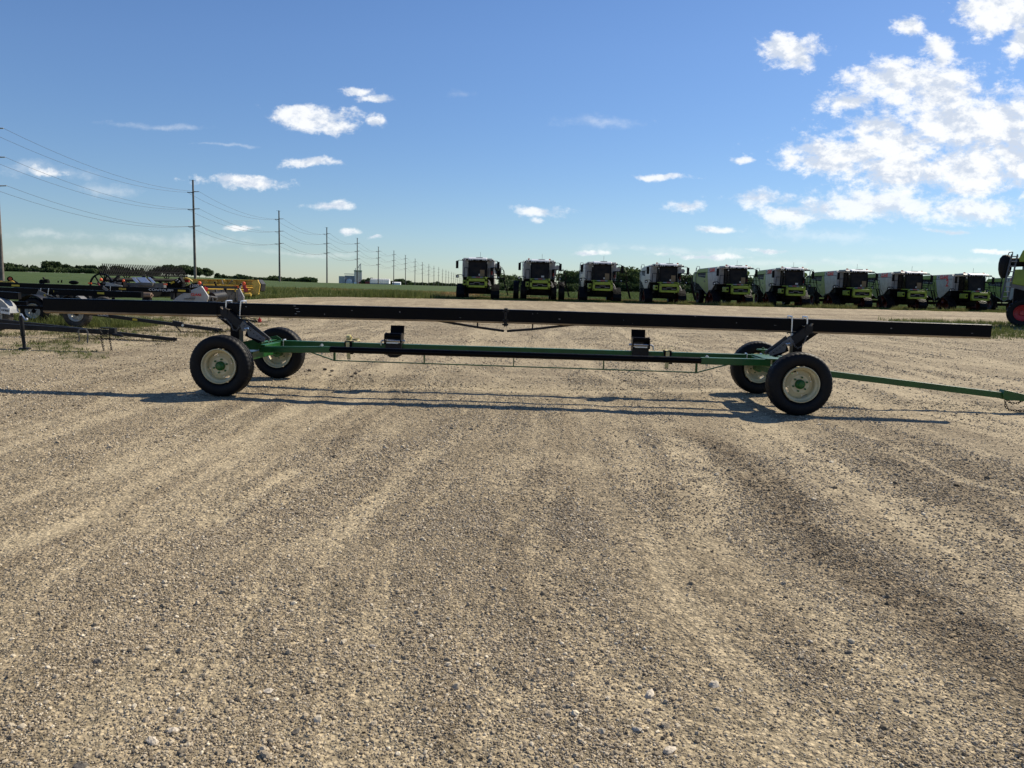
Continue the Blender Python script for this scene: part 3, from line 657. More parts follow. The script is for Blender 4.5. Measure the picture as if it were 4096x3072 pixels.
for o_ in kids(tr):
    if o_ not in BEFORE: o_.location.y += BY
# tongue
T0 = L_(3330, 1478, 0); T1 = L_(4015, 1582, -.05)
T0.x = 3.72; T0.y = 0; T0.z = .50; dir_ = (T1 - T0); T2 = T0 + dir_ * 1.16
tg = MB().bar(T0, T1, .075, .085, r=.006)
tongue = tg.build('tongue', 'green_paint', tr)
k0 = T0 + dir_ * .165; MB().prism([(k0.x - .06, k0.z - .0), (k0.x + .10, k0.z + .035), (k0.x, k0.z + .085)], 'y', -.045, .035).build('gusset', 'green_paint', tongue)
MB().prism([(T1.x - .03, T1.z + .085), (T1.x - .05, T1.z + .02), (T1.x - .02, T1.z - .05), (T2.x, T2.z - .03), (T2.x, T2.z + .03)], 'y', -.11, .01).box((T1.x + .36, -.05, T1.z + .05), (.12, .05, .012), Euler((0, -.5, 0))).build('hitch_clevis', 'green_paint', tongue, bevel=.005)
MB().tube((T2.x, -.05, T2.z), (T2.x + .25, -.05, T2.z - .03), .025, 12).lathe([(.05 + .016 * math.cos(a), .016 * math.sin(a)) for a in [i * math.pi / 4 for i in range(8)]], 20, c=(T2.x + .3, -.05, T2.z - .035), axis='z', close=True).build('hitch_ring', 'black_worn', tongue)
hc = Vector((T1.x + .02, -.06, T1.z - .04))
MB().chain([hc, hc + Vector((.01, 0, -.10)), (hc.x + .05, -.08, .02), (hc.x + .25, -.10, .015), (hc.x + .5, -.04, .015)], .034, .005).chain([hc, hc + Vector((.08, 0, -.06)), hc + Vector((.17, 0, -.06)), hc + Vector((.24, 0, -.01))], .034, .005).build('safety_chain', 'black_worn', tongue)
# cutter-bar rests clamped on the far rail
for cx, flip, rust in ((1577, 1, 1), (2562, -1, 0)):
    yb = .30; x0 = L_(cx, 1360, yb).x; Zp = lambda py: L_(cx, py + (0 if flip > 0 else 17), yb).z
    zb, z1, z2, z3, z4 = Zp(1424), Zp(1373), Zp(1333), Zp(1340), Zp(1303)
    r0 = MB().box((x0, .34, (zb + z1) / 2 + .01), (.235, .20, z1 - zb - .02)).prism([(x0 - .10, zb + .01), (x0 + .10, zb + .01), (x0 + .05, zb - .02), (x0 - .05, zb - .02)], 'y', .26, .42)
    for y_ in (.255, .425): r0.tube((x0 - .12, y_, zb + .03), (x0 + .12, y_, zb + .03), .014, 8)
    rest = r0.build('header_rest', 'black_worn', tr, bevel=.005)
    bp_ = MB().box((x0 + .022 * flip, .42, (z3 + z4) / 2 - .0), (.20, .012, z4 - z3 - .0), Euler((-.2, 0, 0))); bp_.box((x0 + .022 * flip, .40, z3 + .02), (.19, .008, .03), Euler((-.5, 0, 0)))
    bp_.build('back_plate', 'black_paint', rest)
    c_ = MB(); yo = .26
    for sx in (-.115, .115): c_.prism([(yo - .10, z1 - .01), (yo + .14, z1 - .01), (yo + .12, z2 - .01), (yo + .02, z2 + .01), (yo - .08, z2 - .01)], 'x', x0 + sx - .008, x0 + sx + .008)
    c_.tube((x0 - .115, yo - .03, z2 - .025), (x0 + .115, yo - .03, z2 - .025), .034, 14).tube((x0 - .115, yo + .03, z1 + .05), (x0 + .115, yo + .03, z1 + .05), .02, 10).box((x0, yo + .1, (z1 + z2) / 2), (.23, .012, .12)).build('roller_cradle', 'black_paint', rest, smooth=40)
    MB().box((x0, yo - .09, z1 + .015), (.17, .012, .02)).tube((x0 - .15, yo - .02, z1 + .04), (x0 + .155, yo - .02, z1 + .04), .012, 8).path([(x0 - .15 * flip, yo - .02, z1 + .04), (x0 - .175 * flip, yo - .03, z1 + .03), (x0 - .18 * flip, yo - .03, z1 - .03)], .012, 8).tube((x0 + .13 * flip, yo - .02, z1 + .04), (x0 + .17 * flip, yo - .02, z1 + .04), .02, 6).build('axle_pin', 'zinc', rest, smooth=40)
# tie-down straps with ratchets on the far rail
for cx, loops in ((1391, 0), (2672, 1)):
    yf = .275; x0 = L_(cx, 1380, yf).x; dz_ = 0 if not loops else -.0
    rt_ = MB().box((x0 + .005, .34, .60), (.105, .13, .13)).box((x0 + .035, .30, .50), (.08, .05, .05)).tube((x0 - .05, .29, .62), (x0 + .06, .29, .62), .022, 10).build('strap_ratchet', 'dark', tr, bevel=.004)
    s = MB(); zb = L_(cx, 1436 if not loops else 1474, yf).z
    pts = [(x0, .42, .665), (x0, yf + .02, .668), (x0, yf - .008, .65), (x0 + .002, yf - .01, .56), (x0 + (.02 if not loops else -.008), yf - .01, zb)]
    for a, b in zip(pts[:-1], pts[1:]):
        a = Vector(a); b = Vector(b); w = Vector((.026, 0, 0)); t_ = Vector((0, .002, .002)); s.add([a - w, a + w, b + w, b - w, a - w + t_, a + w + t_, b + w + t_, b - w + t_], [(0, 1, 2, 3), (7, 6, 5, 4), (0, 3, 7, 4), (1, 5, 6, 2)])
    if not loops:
        s.lathe([(.042, -.026), (.042, .026), (.033, .026), (.033, -.026)], 16, c=(x0 + .0, .33, .715), axis='x', close=True).lathe([(.028, -.025), (.028, .025)], 14, c=(x0 + .02, .32, .71), axis='x')
        s.box((x0 + .11, .30, .685), (.13, .045, .004), Euler((.3, .1, .2))).box((x0 + .1, .31, .70), (.11, .045, .004), Euler((-.2, -.2, .1)))
    else:
        for q in (-1, 1):
            cv = [Vector((x0 + q * (.03 + .045 * (1 - math.cos(a))), .32, .68 + .024 * math.sin(a) + .015)) for a in [i * math.pi / 6 for i in range(13)]]
            for a, b in zip(cv[:-1], cv[1:]): s.add([a - Vector((0, .024, 0)), a + Vector((0, .024, 0)), b + Vector((0, .024, 0)), b - Vector((0, .024, 0))], [(0, 1, 2, 3)])
    st_ = s.build('tie_down_strap', 'strap', tr)
    xx = pts[-1][0]; MB().path([(xx - .026, yf - .01, zb + .005), (xx, yf - .01, zb - .018), (xx + .026, yf - .01, zb + .005), (xx - .026, yf - .01, zb + .005)], .004, 6).build('strap_hook', 'grey_metal', st_)
for ob in [o for o in bpy.data.objects if o.name.startswith('beam_support')]: bpy.data.objects.remove(ob)
# clods of mud behind the near wheel
for i, (a, b, r_) in enumerate(((1235, 1485, .035), (1300, 1480, .035), (1325, 1486, .035), (1422, 1496, .035), (1320, 1503, .025), (1407, 1509, .032), (2497, 1527, .035), (1482, 1502, .024), (3395, 1402, .03))):
    p = gr(a, b)
    m = MB()
    for k in range(4): m.ball((random.uniform(-.5, .5) * r_, random.uniform(-.4, .4) * r_, r_ * random.uniform(.2, .5)), (r_ * random.uniform(.5, .9), r_ * .6, r_ * random.uniform(.3, .6)), 8, 5, .25)
    o = m.build('mud_clod', 'mud', loc=p)
    tag(o, 'small dark clod of dried mud on the gravel beyond the green trailer', 'mud clod', 'clods of dried mud on the gravel')
# ---------------------------------------------------------------- combines
def agri_wheel(parent, x, y, rad, w, side, name='wheel', rimm='red_dim'):
    s = side
    m = MB().lathe([(rad * .56, .48 * w * s), (rad * .52, .46 * w * s), (rad * .48, .25 * w * s), (rad * .2, .15 * w * s), (rad * .16, .3 * w * s), (0, .3 * w * s)], 24, axis='x')
    wh = m.build(name, rimm, parent, smooth=35, loc=(x, y, rad))
    t = MB(); h = w / 2; r = rad * .94
    t.lathe([(rad * .55, -h * .8), (rad * .75, -h), (r * .95, -h * .95), (r, -h * .7), (r, h * .7), (r * .95, h * .95), (rad * .75, h), (rad * .55, h * .8)], 40, axis='x', close=True)
    n = 22
    for i in range(n):
        for q in (-1, 1):
            a0 = 2 * math.pi * (i + (.5 if q > 0 else 0)) / n; a1 = a0 + .22
            p0 = (0, math.cos(a1) * r * .99, math.sin(a1) * r * .99); p1 = (q * h * .97, math.cos(a0) * r * .98, math.sin(a0) * r * .98)
            t.bar(p0, p1, rad * .075, rad * .09, up=(0, math.cos(a0), math.sin(a0)))
    t.build('tyre', 'rubber', wh, smooth=40); return wh
def track(parent, x, y, w, L=2.5, H=1.05):
    # Belt loop with front and rear idlers and raised drive wheel
    pts = [(-L / 2, .48), (-L / 2 + .12, .16), (-L / 2 + .45, 0), (L / 2 - .45, 0), (L / 2 - .12, .16), (L / 2, .48), (L / 2 - .12, .80), (L / 2 - .40, H), (.25, H + .38), (-.15, H + .38), (-L / 2 + .40, H), (-L / 2 + .12, .80)]
    def ins(k): return [(a * (1 - k / L), .5 + (b - .5) * (1 - k / H)) for a, b in pts]
    m = MB(); n = len(pts); I = ins(.12)
    vs = [(x + sx * w / 2, y + a, b) for sx in (-1, 1) for a, b in pts] + [(x + sx * w / 2, y + a, b) for sx in (-1, 1) for a, b in I]
    fs = []
    for i in range(n):
        k = (i + 1) % n; fs += [(i, k, n + k, n + i), (2 * n + i, 3 * n + i, 3 * n + k, 2 * n + k), (i, 2 * n + i, 2 * n + k, k), (n + i, n + k, 3 * n + k, 3 * n + i)]
    m.add(vs, fs)
    # lugs
    for i in range(n):
        a = Vector((0, *pts[i])); b = Vector((0, *pts[(i + 1) % n])); k = max(1, int((b - a).length / .16))
        for q in range(k):
            c = a.lerp(b, (q + .5) / k); nn_ = Vector((0, (b - a).z, -(b - a).y)).normalized()
            if nn_.dot(Vector((0, c.y, c.z - .6))) < 0: nn_ = -nn_
            dd = (b - a).normalized()
            for sx in (-1, 1):
                m.bar((x + sx * w * .03, y + c.y + dd.y * .06, c.z + dd.z * .06), (x + sx * w * .49, y + c.y - dd.y * .06, c.z - dd.z * .06), .06, .07, up=nn_)
    tk = m.build('track', 'rubber', parent, smooth=30)
    for a, b, r_ in ((-L / 2 + .45, .46, .40), (L / 2 - .45, .46, .40), (.05, H - .02, .34)):
        MB().lathe([(r_, -w * .42), (r_, w * .42), (r_ * .8, w * .45), (r_ * .4, w * .3), (0, w * .3), (0, -w * .3), (r_ * .4, -w * .3), (r_ * .8, -w * .45)], 24, c=(x, y + a, b), axis='x').build('track_wheel', 'red_dim', tk, smooth=35)
    for a in (-.28, .0, .28): MB().tube((x - w * .4, y + a, .17), (x + w * .4, y + a, .17), .15, 14).build('roller', 'dark', tk)
def combine(label, loc, rz, lime=True, duals=False, text2=False, beacons=True, box=0, auger=True, brand=True, group='combine harvesters parked side by side along the grass edge'):
    o = thing('combine_harvester', label, 'combine harvester', loc, rz, group)
    # local frame: front of machine is -Y, body front face at y=0
    o.scale = (.95, .95, .935)
    B = MB().box((0, 4.0, 2.45), (2.86, 7.6, 1.9)).box((0, 3.6, 1.45), (1.9, 6.6, .9)).prism([(3.6, 3.3), (8.6, 3.2), (9.2, 2.6), (9.0, 1.6), (7.6, 1.2), (5, 1.6)], 'x', -1.25, 1.25)
    B.build('body', 'dark', o)
    MB().box((0, .02, 2.86), (3.0, .10, 1.56)).build('front_panel', 'white_panel', o, bevel=.03)
    MB().prism([(.0, 3.5), (.25, 3.8), (5.6, 3.74), (6.6, 3.55), (6.6, 3.3), (0, 3.3)], 'x', -1.42, 1.42).build('grain_tank', 'white_panel' if not lime else 'light_grey', o, bevel=.03)
    pc = 'lime' if lime else 'white_panel'
    for s in (-1, 1):
        a, b = (1.43, 1.50); a, b = (s * a, s * b) if s > 0 else (-b, -a)
        # white forward panels
        MB().prism([(.02, 3.30), (.02, 3.66), (.2, 3.74), (3.0, 3.72), (3.0, 3.30)], 'x', a, b).prism([(.02, 3.27), (3.1, 3.27), (2.5, 1.45), (1.9, 1.25), (.55, 2.1), (.02, 2.1)], 'x', a, b).build('side_panel', 'white_panel', o, bevel=.02)
        MB().prism([(3.03, 3.30), (3.03, 3.71), (6.3, 3.66), (6.6, 3.50), (6.6, 3.30)], 'x', a, b).prism([(3.13, 3.27), (3.6, 3.27), (3.7, 2.72), (6.2, 2.9), (6.3, 3.27), (7.9, 3.27), (7.9, 2.4), (5.8, 2.1), (3.0, 1.15), (2.53, 1.45)], 'x', a, b).build('rear_side_panel', pc, o, bevel=.02)
        MB().box((s * 1.45, 4.95, 3.0), (.04, 2.6, .5)).build('air_intake', 'dark', o)
        gr_ = MB()
        for i in range(9): gr_.box((s * 1.475, 3.85 + i * .27, 3.02), (.02, .03, .42))
        gr_.box((s * 1.48, 4.95, 2.97), (.02, 2.5, .04)).build('grille', 'light_grey', o)
        MB().box((s * 1.51, 2.2 + .35, 3.5) if s < 0 else (s * 1.51, 5, 3.5), (.03, .09, .22)).build('handle', 'black_text', o)
        MB().prism([(1.1, 2.05), (3.0, 1.1), (5.6, 2.0), (5.4, 2.1), (3.0, 1.25), (1.2, 2.1)], 'x', s * 1.40, s * 1.49).build('lower_shroud', 'light_grey', o)
        if brand: text('lettering', 'CLAAS', .50, 'red_text', o, (s * 1.506, 1.6, 3.49), (R(90), 0, R(90 * s)), shear=.15, bold=.022, sx=.98, ext=.006)
        text('lettering', '8700' if lime else '8600', .2, 'grey_text', o, (s * 1.506, 3.9 if lime else 1.5, 2.35 if lime else 3.0), (R(90), 0, R(90 * s)), ext=.006)
    if text2: text('number', '2', 1.05, 'red_text', o, (-1.507, .9, 2.85), (R(90), 0, R(-90)), bold=.02, ext=.006)
    # cab
    MB().prism([(-1.75, 2.12), (-1.55, 3.58), (.0, 3.58), (.0, 2.12)], 'x', -.80, .80).build('cab_interior', 'dark', o)
    MB().add([(-.74, -1.775, 2.14), (.74, -1.775, 2.14), (.78, -1.58, 3.56), (-.78, -1.58, 3.56)], [(0, 1, 2, 3)]).add([(-.74, -1.76, 2.14), (.74, -1.76, 2.14), (.78, -1.565, 3.56), (-.78, -1.565, 3.56)], [(3, 2, 1, 0)]).build('windshield', 'glass_dark', o)
    for s in (-1, 1):
        MB().prism([(-1.62, 2.2), (-1.45, 3.5), (-.1, 3.5), (-.1, 2.2)], 'x', s * .81, s * .825).build('side_window', 'glass_dark', o)
        fr = MB()
        for a, b in (((s * .80, -1.79, 2.1), (s * .82, -1.58, 3.6)), ((s * .82, -.05, 2.1), (s * .82, -.05, 3.6)), ((s * .82, -.9, 2.1), (s * .82, -.85, 3.6))): fr.bar(a, b, .07)
        fr.build('cab_pillar', 'dark', o)
        MB().path([(s * 1.35, -.5, 3.62), (s * 1.72, -1.2, 3.62), (s * 1.88, -1.3, 3.55)], .03).box((s * 1.9, -1.3, 3.2), (.24, .07, .70)).build('mirror', 'dark', o, bevel=.02)
        MB().path([(s * .95, -.6, 2.1), (s * .95, -.6, 2.95), (s * 1.3, -.3, 2.95), (s * 1.3, -.3, 2.1)], .025).build('handrail', 'dark', o)
        MB().path([(s * 1.3, -.2, 2.15), (s * 1.6, -.5, 2.30), (s * 1.95, -.5, 2.28)], .03).box((s * 1.92, -.52, 2.12), (.26, .05, .26)).build('light_bracket', 'dark', o)
        MB().tube((s * 1.92, -.56, 2.12), (s * 1.92, -.54, 2.12), .07, 12).build('lamp', 'lamp', o)
        MB().tube((s * .90, -1.45, 3.42), (s * .90, -1.40, 3.42), .06, 12).build('lamp', 'lamp', o)
    MB().box((0, -1.80, 3.64), (1.5, .14, .13)).box((-1.05, -1.70, 3.66), (.75, .14, .11), Euler((0, 0, .12))).box((1.05, -1.70, 3.66), (.75, .14, .11), Euler((0, 0, -.12))).build('light_bar', 'dark', o, bevel=.02)
    for x in (-1.28, -1.12, -.80, -.62, -.44, .50, .66, .82, 1.15, 1.3): MB().tube((x, -1.90 if abs(x) < .7 else -1.80, 3.65), (x, -1.85 if abs(x) < .7 else -1.75, 3.65), .042, 10).build('work_light', 'lamp', o)
    text('lettering', 'LEXION', .10, 'white_text', o, (0, -1.876, 3.65), (R(90), 0, 0), ext=.004)
    MB().prism([(-1.85, 3.70), (-1.7, 3.84), (-.9, 3.92), (.1, 3.90), (.1, 3.68)], 'x', -.85, .85).build('cab_roof', 'roof_white', o, bevel=.04)
    for a_, b_ in ((-1.32, -.87), (.87, 1.32)): MB().prism([(-1.6, 3.68), (-1.4, 3.84), (.1, 3.86), (.1, 3.66)], 'x', a_, b_).build('roof_wing', 'light_grey', o, bevel=.03)
    MB().box((.15, -1.15, 3.91), (.6, .5, .05)).build('roof_hatch', 'light_grey', o)
    # cab interior things read through the glass: seat, wheel, cartons
    MB().box((-.05, -1.0, 2.62), (.5, .12, .9)).box((-.05, -1.25, 2.35), (.5, .5, .12)).build('seat', 'dark', o)
    if box: MB().box((.45 if box > 0 else -.2, -1.8, 2.45), (.42, .02, .62)).build('carton', 'cardboard', o)
    MB().box((.25, -1.80, 2.30), (.26, .01, .16)).build('paper_sheet', 'white_panel', o)
    if beacons:
        for s in (-1, 1): MB().tube((s * .98 - .1, -1.2, 3.84), (s * .98 - .1, -1.2, 3.98), .06, 10).box((s * .98 - .06, -1.2, 3.93), (.16, .12, .06)).build('beacon', 'amber', o)
    MB().tube((.2, -.6, 3.9), (.2, -.6, 4.45), .012, 5).build('antenna', 'dark', o)
    # lower cab deck and feeder house
    MB().box((0, -1.45, 2.05), (1.9, .7, .10)).build('cab_deck', 'lime', o, bevel=.02)
    if brand or True: MB().box((0, -1.82, 2.06), (1.0, .03, .10)).build('name_plate', 'light_grey', o)
    text('lettering', 'CLAAS', .13, 'red_text', o, (.05, -1.838, 2.06), (R(90), 0, 0), ext=.003, bold=.004)
    MB().prism([(-2.45, 1.15), (-2.45, 1.85), (-.2, 2.0), (-.2, 1.1)], 'x', -.72, .72).build('feeder_house', 'dark', o)
    f = MB().box((0, -2.5, 1.80), (1.86, .24, .26)).box((0, -2.5, 1.22), (1.86, .24, .20)).box((-.82, -2.5, 1.52), (.22, .24, .80)).box((.82, -2.5, 1.52), (.22, .24, .80))
    f.prism([(-.93, 1.9), (-.80, 2.12), (-.78, 1.9)], 'y', -2.6, -2.4).prism([(.93, 1.9), (.80, 2.12), (.78, 1.9)], 'y', -2.6, -2.4).build('feeder_frame', 'lime', o, bevel=.03)
    MB().box((0, -2.50, 1.5), (1.45, .1, .42)).build('feeder_grille', 'dark', o)
    sl_ = MB().box((0, -2.56, 1.57), (.55, .02, .025)).box((-.42, -2.56, 1.44), (.45, .02, .025)).box((.42, -2.56, 1.44), (.45, .02, .025))
    sl_.build('grille_slat', 'light_grey', o)
    MB().box((-1.15, -1.6, 1.55), (.32, 1.0, .48)).build('side_guard', 'lime', o, bevel=.04)
    MB().tube((-1.15, -2.12, 1.55), (-1.15, -2.0, 1.55), .10, 14).build('coupler', 'dark', o)
    hz = MB()
    for k in range(4): hz.path([(1.0 + .05 * k, -1.7, 1.9 - .05 * k), (1.12 + .06 * k, -2.05, 1.65 - .1 * k), (1.0 + .05 * k, -2.3, 1.45 - .05 * k)], .02, 6)
    hz.build('hose', 'grey_metal', o)
    MB().box((0, .6, .75), (2.6, .5, .5)).build('front_axle', 'dark', o); MB().box((0, 5.2, .72), (2.6, .3, .3)).build('rear_axle', 'dark', o)
    MB().box((0, .2, .95), (1.4, 1.4, .5)).box((0, -.8, .95), (.9, .8, .25)).build('undercarriage', 'dark', o)
    # running gear
    if duals:
        for s in (-1, 1): agri_wheel(o, s * 1.42, .55, .96, .52, s); agri_wheel(o, s * 2.18, .55, .96, .52, s)
    else:
        for s in (-1, 1): track(o, s * 1.62, .55, .78)
    for s in (-1, 1): agri_wheel(o, s * 1.45, 5.3, .75, .55, s)
    # access platform, ladder and rails on the machine's left (picture right)
    MB().box((1.75, -.55, 2.02), (1.3, .95, .07)).build('platform', 'dark', o)
    rl = MB()
    for yv in (-1.0, -.1):
        rl.path([(1.2, yv, 2.05), (1.2, yv, 3.0), (2.0, yv, 3.0), (2.35, yv, 2.85), (2.5, yv, 2.1)], .025); rl.path([(1.2, yv, 2.5), (2.4, yv, 2.5)], .02); rl.path([(1.8, yv, 2.05), (1.8, yv, 3.0)], .02)
    rl.path([(1.9, -.55, 2.05), (2.0, -.55, 2.8), (2.2, -.55, 3.1), (2.45, -.55, 2.7), (2.6, -.55, 2.1)], .022)
    rl.build('platform_rail', 'dark', o)
    ld = MB()
    for yv in (-.95, -.45): ld.bar((2.38, yv, 2.05), (2.85, yv, .45), .06, .10)
    for k in range(6): ld.box((2.44 + k * .08, -.7, 1.8 - k * .27), (.16, .5, .03))
    ld.path([(2.45, -1.0, 2.1), (2.75, -1.0, 1.7), (2.8, -1.0, 1.3)], .02).build('ladder', 'dark', o)
    MB().box((1.28, -.45, 2.75), (.25, .2, .5)).build('extinguisher_box', 'dark', o); MB().tube((1.28, -.6, 2.35), (1.28, -.6, 2.65), .07, 10).build('fire_extinguisher', 'red_paint', o)
    if auger:
        MB().tube((1.72, .5, 3.25), (1.72, 7.6, 3.15), .22, 16).build('unloading_auger', 'lime' if lime else 'light_grey', o, smooth=40)
        MB().ball((1.74, 8.0, 2.95), (.30, .55, .62), 14, 9).build('auger_spout', 'rubber', o, smooth=60)
        rear = MB()
        for xx in (-1.15, -1.55): rear.bar((xx, 6.75, 3.85), (xx - .02, 7.0, 1.4), .05)
        for k in range(8): rear.box((-1.35, 6.78 + k * .03, 3.5 - k * .28), (.42, .12, .03))
        rear.path([(-1.2, 6.7, 3.4), (-1.25, 6.6, 4.0), (-1.5, 6.65, 4.0), (-1.55, 6.7, 3.4)], .025).build('rear_ladder', 'light_grey', o)
    return o
cdat = [ # px centre, depth, theta, options, label
 (1908, 69.5, 0, dict(lime=False, box=1, beacons=False, brand=False), 'white combine harvester on tracks at the power line end of the row'),
 (2158, 70.2, 0, dict(lime=False, duals=True, beacons=True, brand=False), 'white combine harvester on tall dual front wheels'),
 (2408, 71.0, 1, dict(lime=False, box=1, beacons=False, brand=False), 'white combine harvester without beacons, between the dual-wheeled one and another white one'),
 (2674, 71.8, 2, dict(lime=False, box=1, brand=False), 'white-sided combine harvester with orange beacons, beside the first of the lime-sided ones'),
 (2946, 72.5, -4, dict(box=1), 'lime-sided combine harvester standing next to the last all-white one'),
 (3178, 73.3, 3, dict(), 'second lime-sided combine harvester counted from the white ones'),
 (3434, 74.2, -1, dict(box=1), 'middle one of the five lime-sided combine harvesters in the row'),
 (3657, 75.2, 1, dict(box=1), 'lime-sided combine harvester just before the one marked with a red 2'),
 (3905, 76.3, -1, dict(text2=True), 'lime and white combine harvester with a large red 2 painted on its white side')]
for px, Yd, th, kw, lab in cdat:
    # base position under the cab centre; anchor measured 1.7 m ahead of the body front
    p = at(px, 1160, Yd - 1.7); x = p.x; y = Yd
    combine(lab, (x, y, tz(x, y)), R(-th), **kw)
p = at(4148, 1160, 79); combine('combine harvester mostly hidden behind a ladder and black spout', (p.x, 79, tz(p.x, 79)), 0, duals=False)
# nearest machine at the right edge shows its rear left quarter
def neargear():
    org = Vector((26.0, 39.4, tz(26, 39.4))); rz = R(-31)
    o = thing('combine_harvester', 'lime combine harvester cut off by the edge, with a steep ladder and red rim', 'combine harvester', org, rz)
    Mi = (Matrix.Translation(org) @ Matrix.Rotation(rz, 4, 'Z')).inverted()
    P = lambda px, py, Y: tuple(Mi @ at(px, py, Y))
    wc = P(4090, 1246, 39.4)
    w = agri_wheel(o, wc[0], wc[1], .72, .55, -1, rimm='red_bright'); w.rotation_euler = (0, 0, R(90)); w.location = (wc[0], wc[1], .72)
    w2 = agri_wheel(o, wc[0] + 5.2, wc[1] + .1, 1.0, .8, -1, rimm='red_bright'); w2.rotation_euler = (0, 0, R(90)); w2.location = (wc[0] + 5.2, wc[1] + .1, 1.0)
    x0 = wc[0]
    MB().prism([(x0 - .35, 3.30), (x0 - .38, 3.5), (x0 - .25, 3.88), (x0 + .05, 3.98), (x0 + 6, 3.98), (x0 + 6, 3.30)], 'y', .15, .22).build('side_panel', 'lime', o, bevel=.03)
    MB().prism([(x0 - .66, 2.2), (x0 - .56, 2.92), (x0 + 6, 2.92), (x0 + 6, 1.6), (x0 + 1.6, 1.75)], 'y', .15, .22).build('side_panel', 'lime', o, bevel=.03)
    MB().prism([(x0 - .68, 2.02), (x0 - .66, 2.2), (x0 + 1.6, 1.75), (x0 + 6, 1.6), (x0 + 6, 1.3), (x0 + 1.4, 1.5)], 'y', .14, .22).build('lower_shroud', 'grey_metal', o)
    MB().box((x0 + 3.0, 1.6, 2.5), (6.2, 2.6, 2.4)).box((x0 + 2.5, 1.6, 1.2), (5, 1.8, .6)).build('body', 'dark', o)
    MB().box((x0 + 2.9, .2, 3.1), (6.0, .04, .36)).build('air_intake', 'dark', o)
    gr_ = MB()
    for i in range(14): gr_.box((x0 - .1 + i * .3, .17, 3.1), (.04, .03, .34))
    gr_.build('grille', 'grey_metal', o)
    ld = MB(); a = Vector(P(4048, 1018, 38.6)); b = Vector(P(4004, 1200, 38.2)); dx = Vector(P(4076, 1018, 38.6)) - a
    ld.bar(a, b, .05, .10).bar(a + dx * .8, b + dx * .95, .05, .09)
    for k in range(9):
        q = a.lerp(b, (k + .4) / 9); ld.box(q + dx * .45, (dx.length * .8, .16, .035), Euler((0, 0, math.atan2(dx.y, dx.x))))
    ld.build('ladder', 'grey_metal', o)
    st = MB()
    for k in range(9):
        q = a.lerp(b, (k + .4) / 9) + Vector((0, 0, .022)); st.box(q + dx * .45, (dx.length * .7, .14, .008), Euler((0, 0, math.atan2(dx.y, dx.x))))
    st.build('ladder_tread', 'zinc', o)
    MB().path([P(4003, 1200, 38.2), P(4003, 1140, 38.3), P(4022, 1060, 38.4), P(4033, 1018, 38.5), P(4037, 1010, 38.5), P(4051, 1008, 38.6), P(4050, 1020, 38.6)], .022, 8).path([P(4004, 1200, 38.2), P(4009, 1218, 38.2), P(4040, 1213, 38.8)], .03).build('handrail', 'dark', o)
    c = Vector(P(4020, 1066, 41)); s = MB()
    s.lathe([(0, .62), (.16, .58), (.27, .42), (.31, .15), (.30, -.15), (.24, -.42), (.14, -.60), (0, -.62)], 20, c=c, axis='z'); s.tube(c + Vector((.1, .1, .2)), c + Vector((5, .4, .5)), .24, 14)
    s.build('auger_spout', 'rubber', o, smooth=50)
    MB().box((x0 - .2, .6, 1.5), (.5, .8, .9)).path([(x0 - .3, .2, 1.9), (x0 - .1, .2, 1.4), (x0 + .2, .3, 1.2)], .04).build('rear_axle', 'dark', o)
neargear()
# ---------------------------------------------------------------- parked trailers at the left
class Th:
    """a thing whose parts are given in world coordinates"""
    def __init__(s, name, label, cat, org, group=None): s.o = thing(name, label, cat, org, 0, group); s.g = Vector(org)
    def mb(s): return MB()
    def part(s, m, name, mat, parent=None, **k):
        off = s.g
        m.v = [(a[0] - off.x, a[1] - off.y, a[2] - off.z) for a in m.v]; return m.build(name, mat, parent or s.o, **k)
def sticker(T, px, py, Y, w, h, mat='yellow_sticker', tilt=0.03, par=None):
    c = at(px, py, Y); T.part(MB().box(c, (w, .004, h), Euler((0, -(-tilt), 0))), 'warning_sticker', mat, par)
def tm(T, body, px, py, Y, size, mat, par, rz=0., ry=-.0, **k):
    c = at(px, py, Y) - T.g; return text('lettering', body, size, mat, par or T.o, c, (R(90), ry, rz), **k)
GRP = 'black header trailers parked at the left'
# near tongue with jack
a, b = at(-420, 1276, 15.9), at(462, 1331, 15.7); jx = at(94, 1390, 15.7)
T = Th('header_trailer', 'black trailer tongue standing on a crank jack with two hanging chains', 'trailer', (jx.x, jx.y, tz(jx.x, jx.y)), GRP)
tg_ = T.part(MB().bar(a, b, .07, .10, r=.008).bar(at(-420, 1290, 15.84), at(150, 1311, 15.8), .075, .105), 'tongue', 'black_worn')
jt = at(84, 1262, 15.62); jb = at(92, 1345, 15.62)
jk = T.part(MB().tube(jt, jb, .042, 16).tube(jb, (jb.x + .02, jb.y, tz(jx.x, jx.y) + .02), .033, 14).tube((jb.x + .02, jb.y, tz(jx.x, jx.y) + .0), (jb.x + .02, jb.y, tz(jx.x, jx.y) + .025), .11, 14), 'jack_stand', 'black_worn', smooth=40)
T.part(MB().path([jt + Vector((0, -.02, .0)), jt + Vector((0, -.02, .035)), jt + Vector((.04, -.05, .035)), jt + Vector((.15, -.09, -.09))], .011, 8).lathe([(.03, -.012), (.03, .012), (.0, .012)], 12, c=jt + Vector((.16, -.09, -.07))), 'jack_handle', 'zinc', jk)
T.part(MB().box(at(452, 1325, 15.7), (.12, .10, .13)).box(at(420, 1312, 15.7), (.16, .09, .025)).tube(at(452, 1338, 15.6), at(490, 1343, 15.55), .03, 10), 'coupler', 'black_worn', tg_)
zt_ = tz(-8, 15.6) + .015
def drop(px, py, Y, ex): p = at(px, py, Y); return [p, Vector((p.x + ex * .4, p.y, (p.z + zt_) / 2)), Vector((p.x + ex, p.y, zt_))]
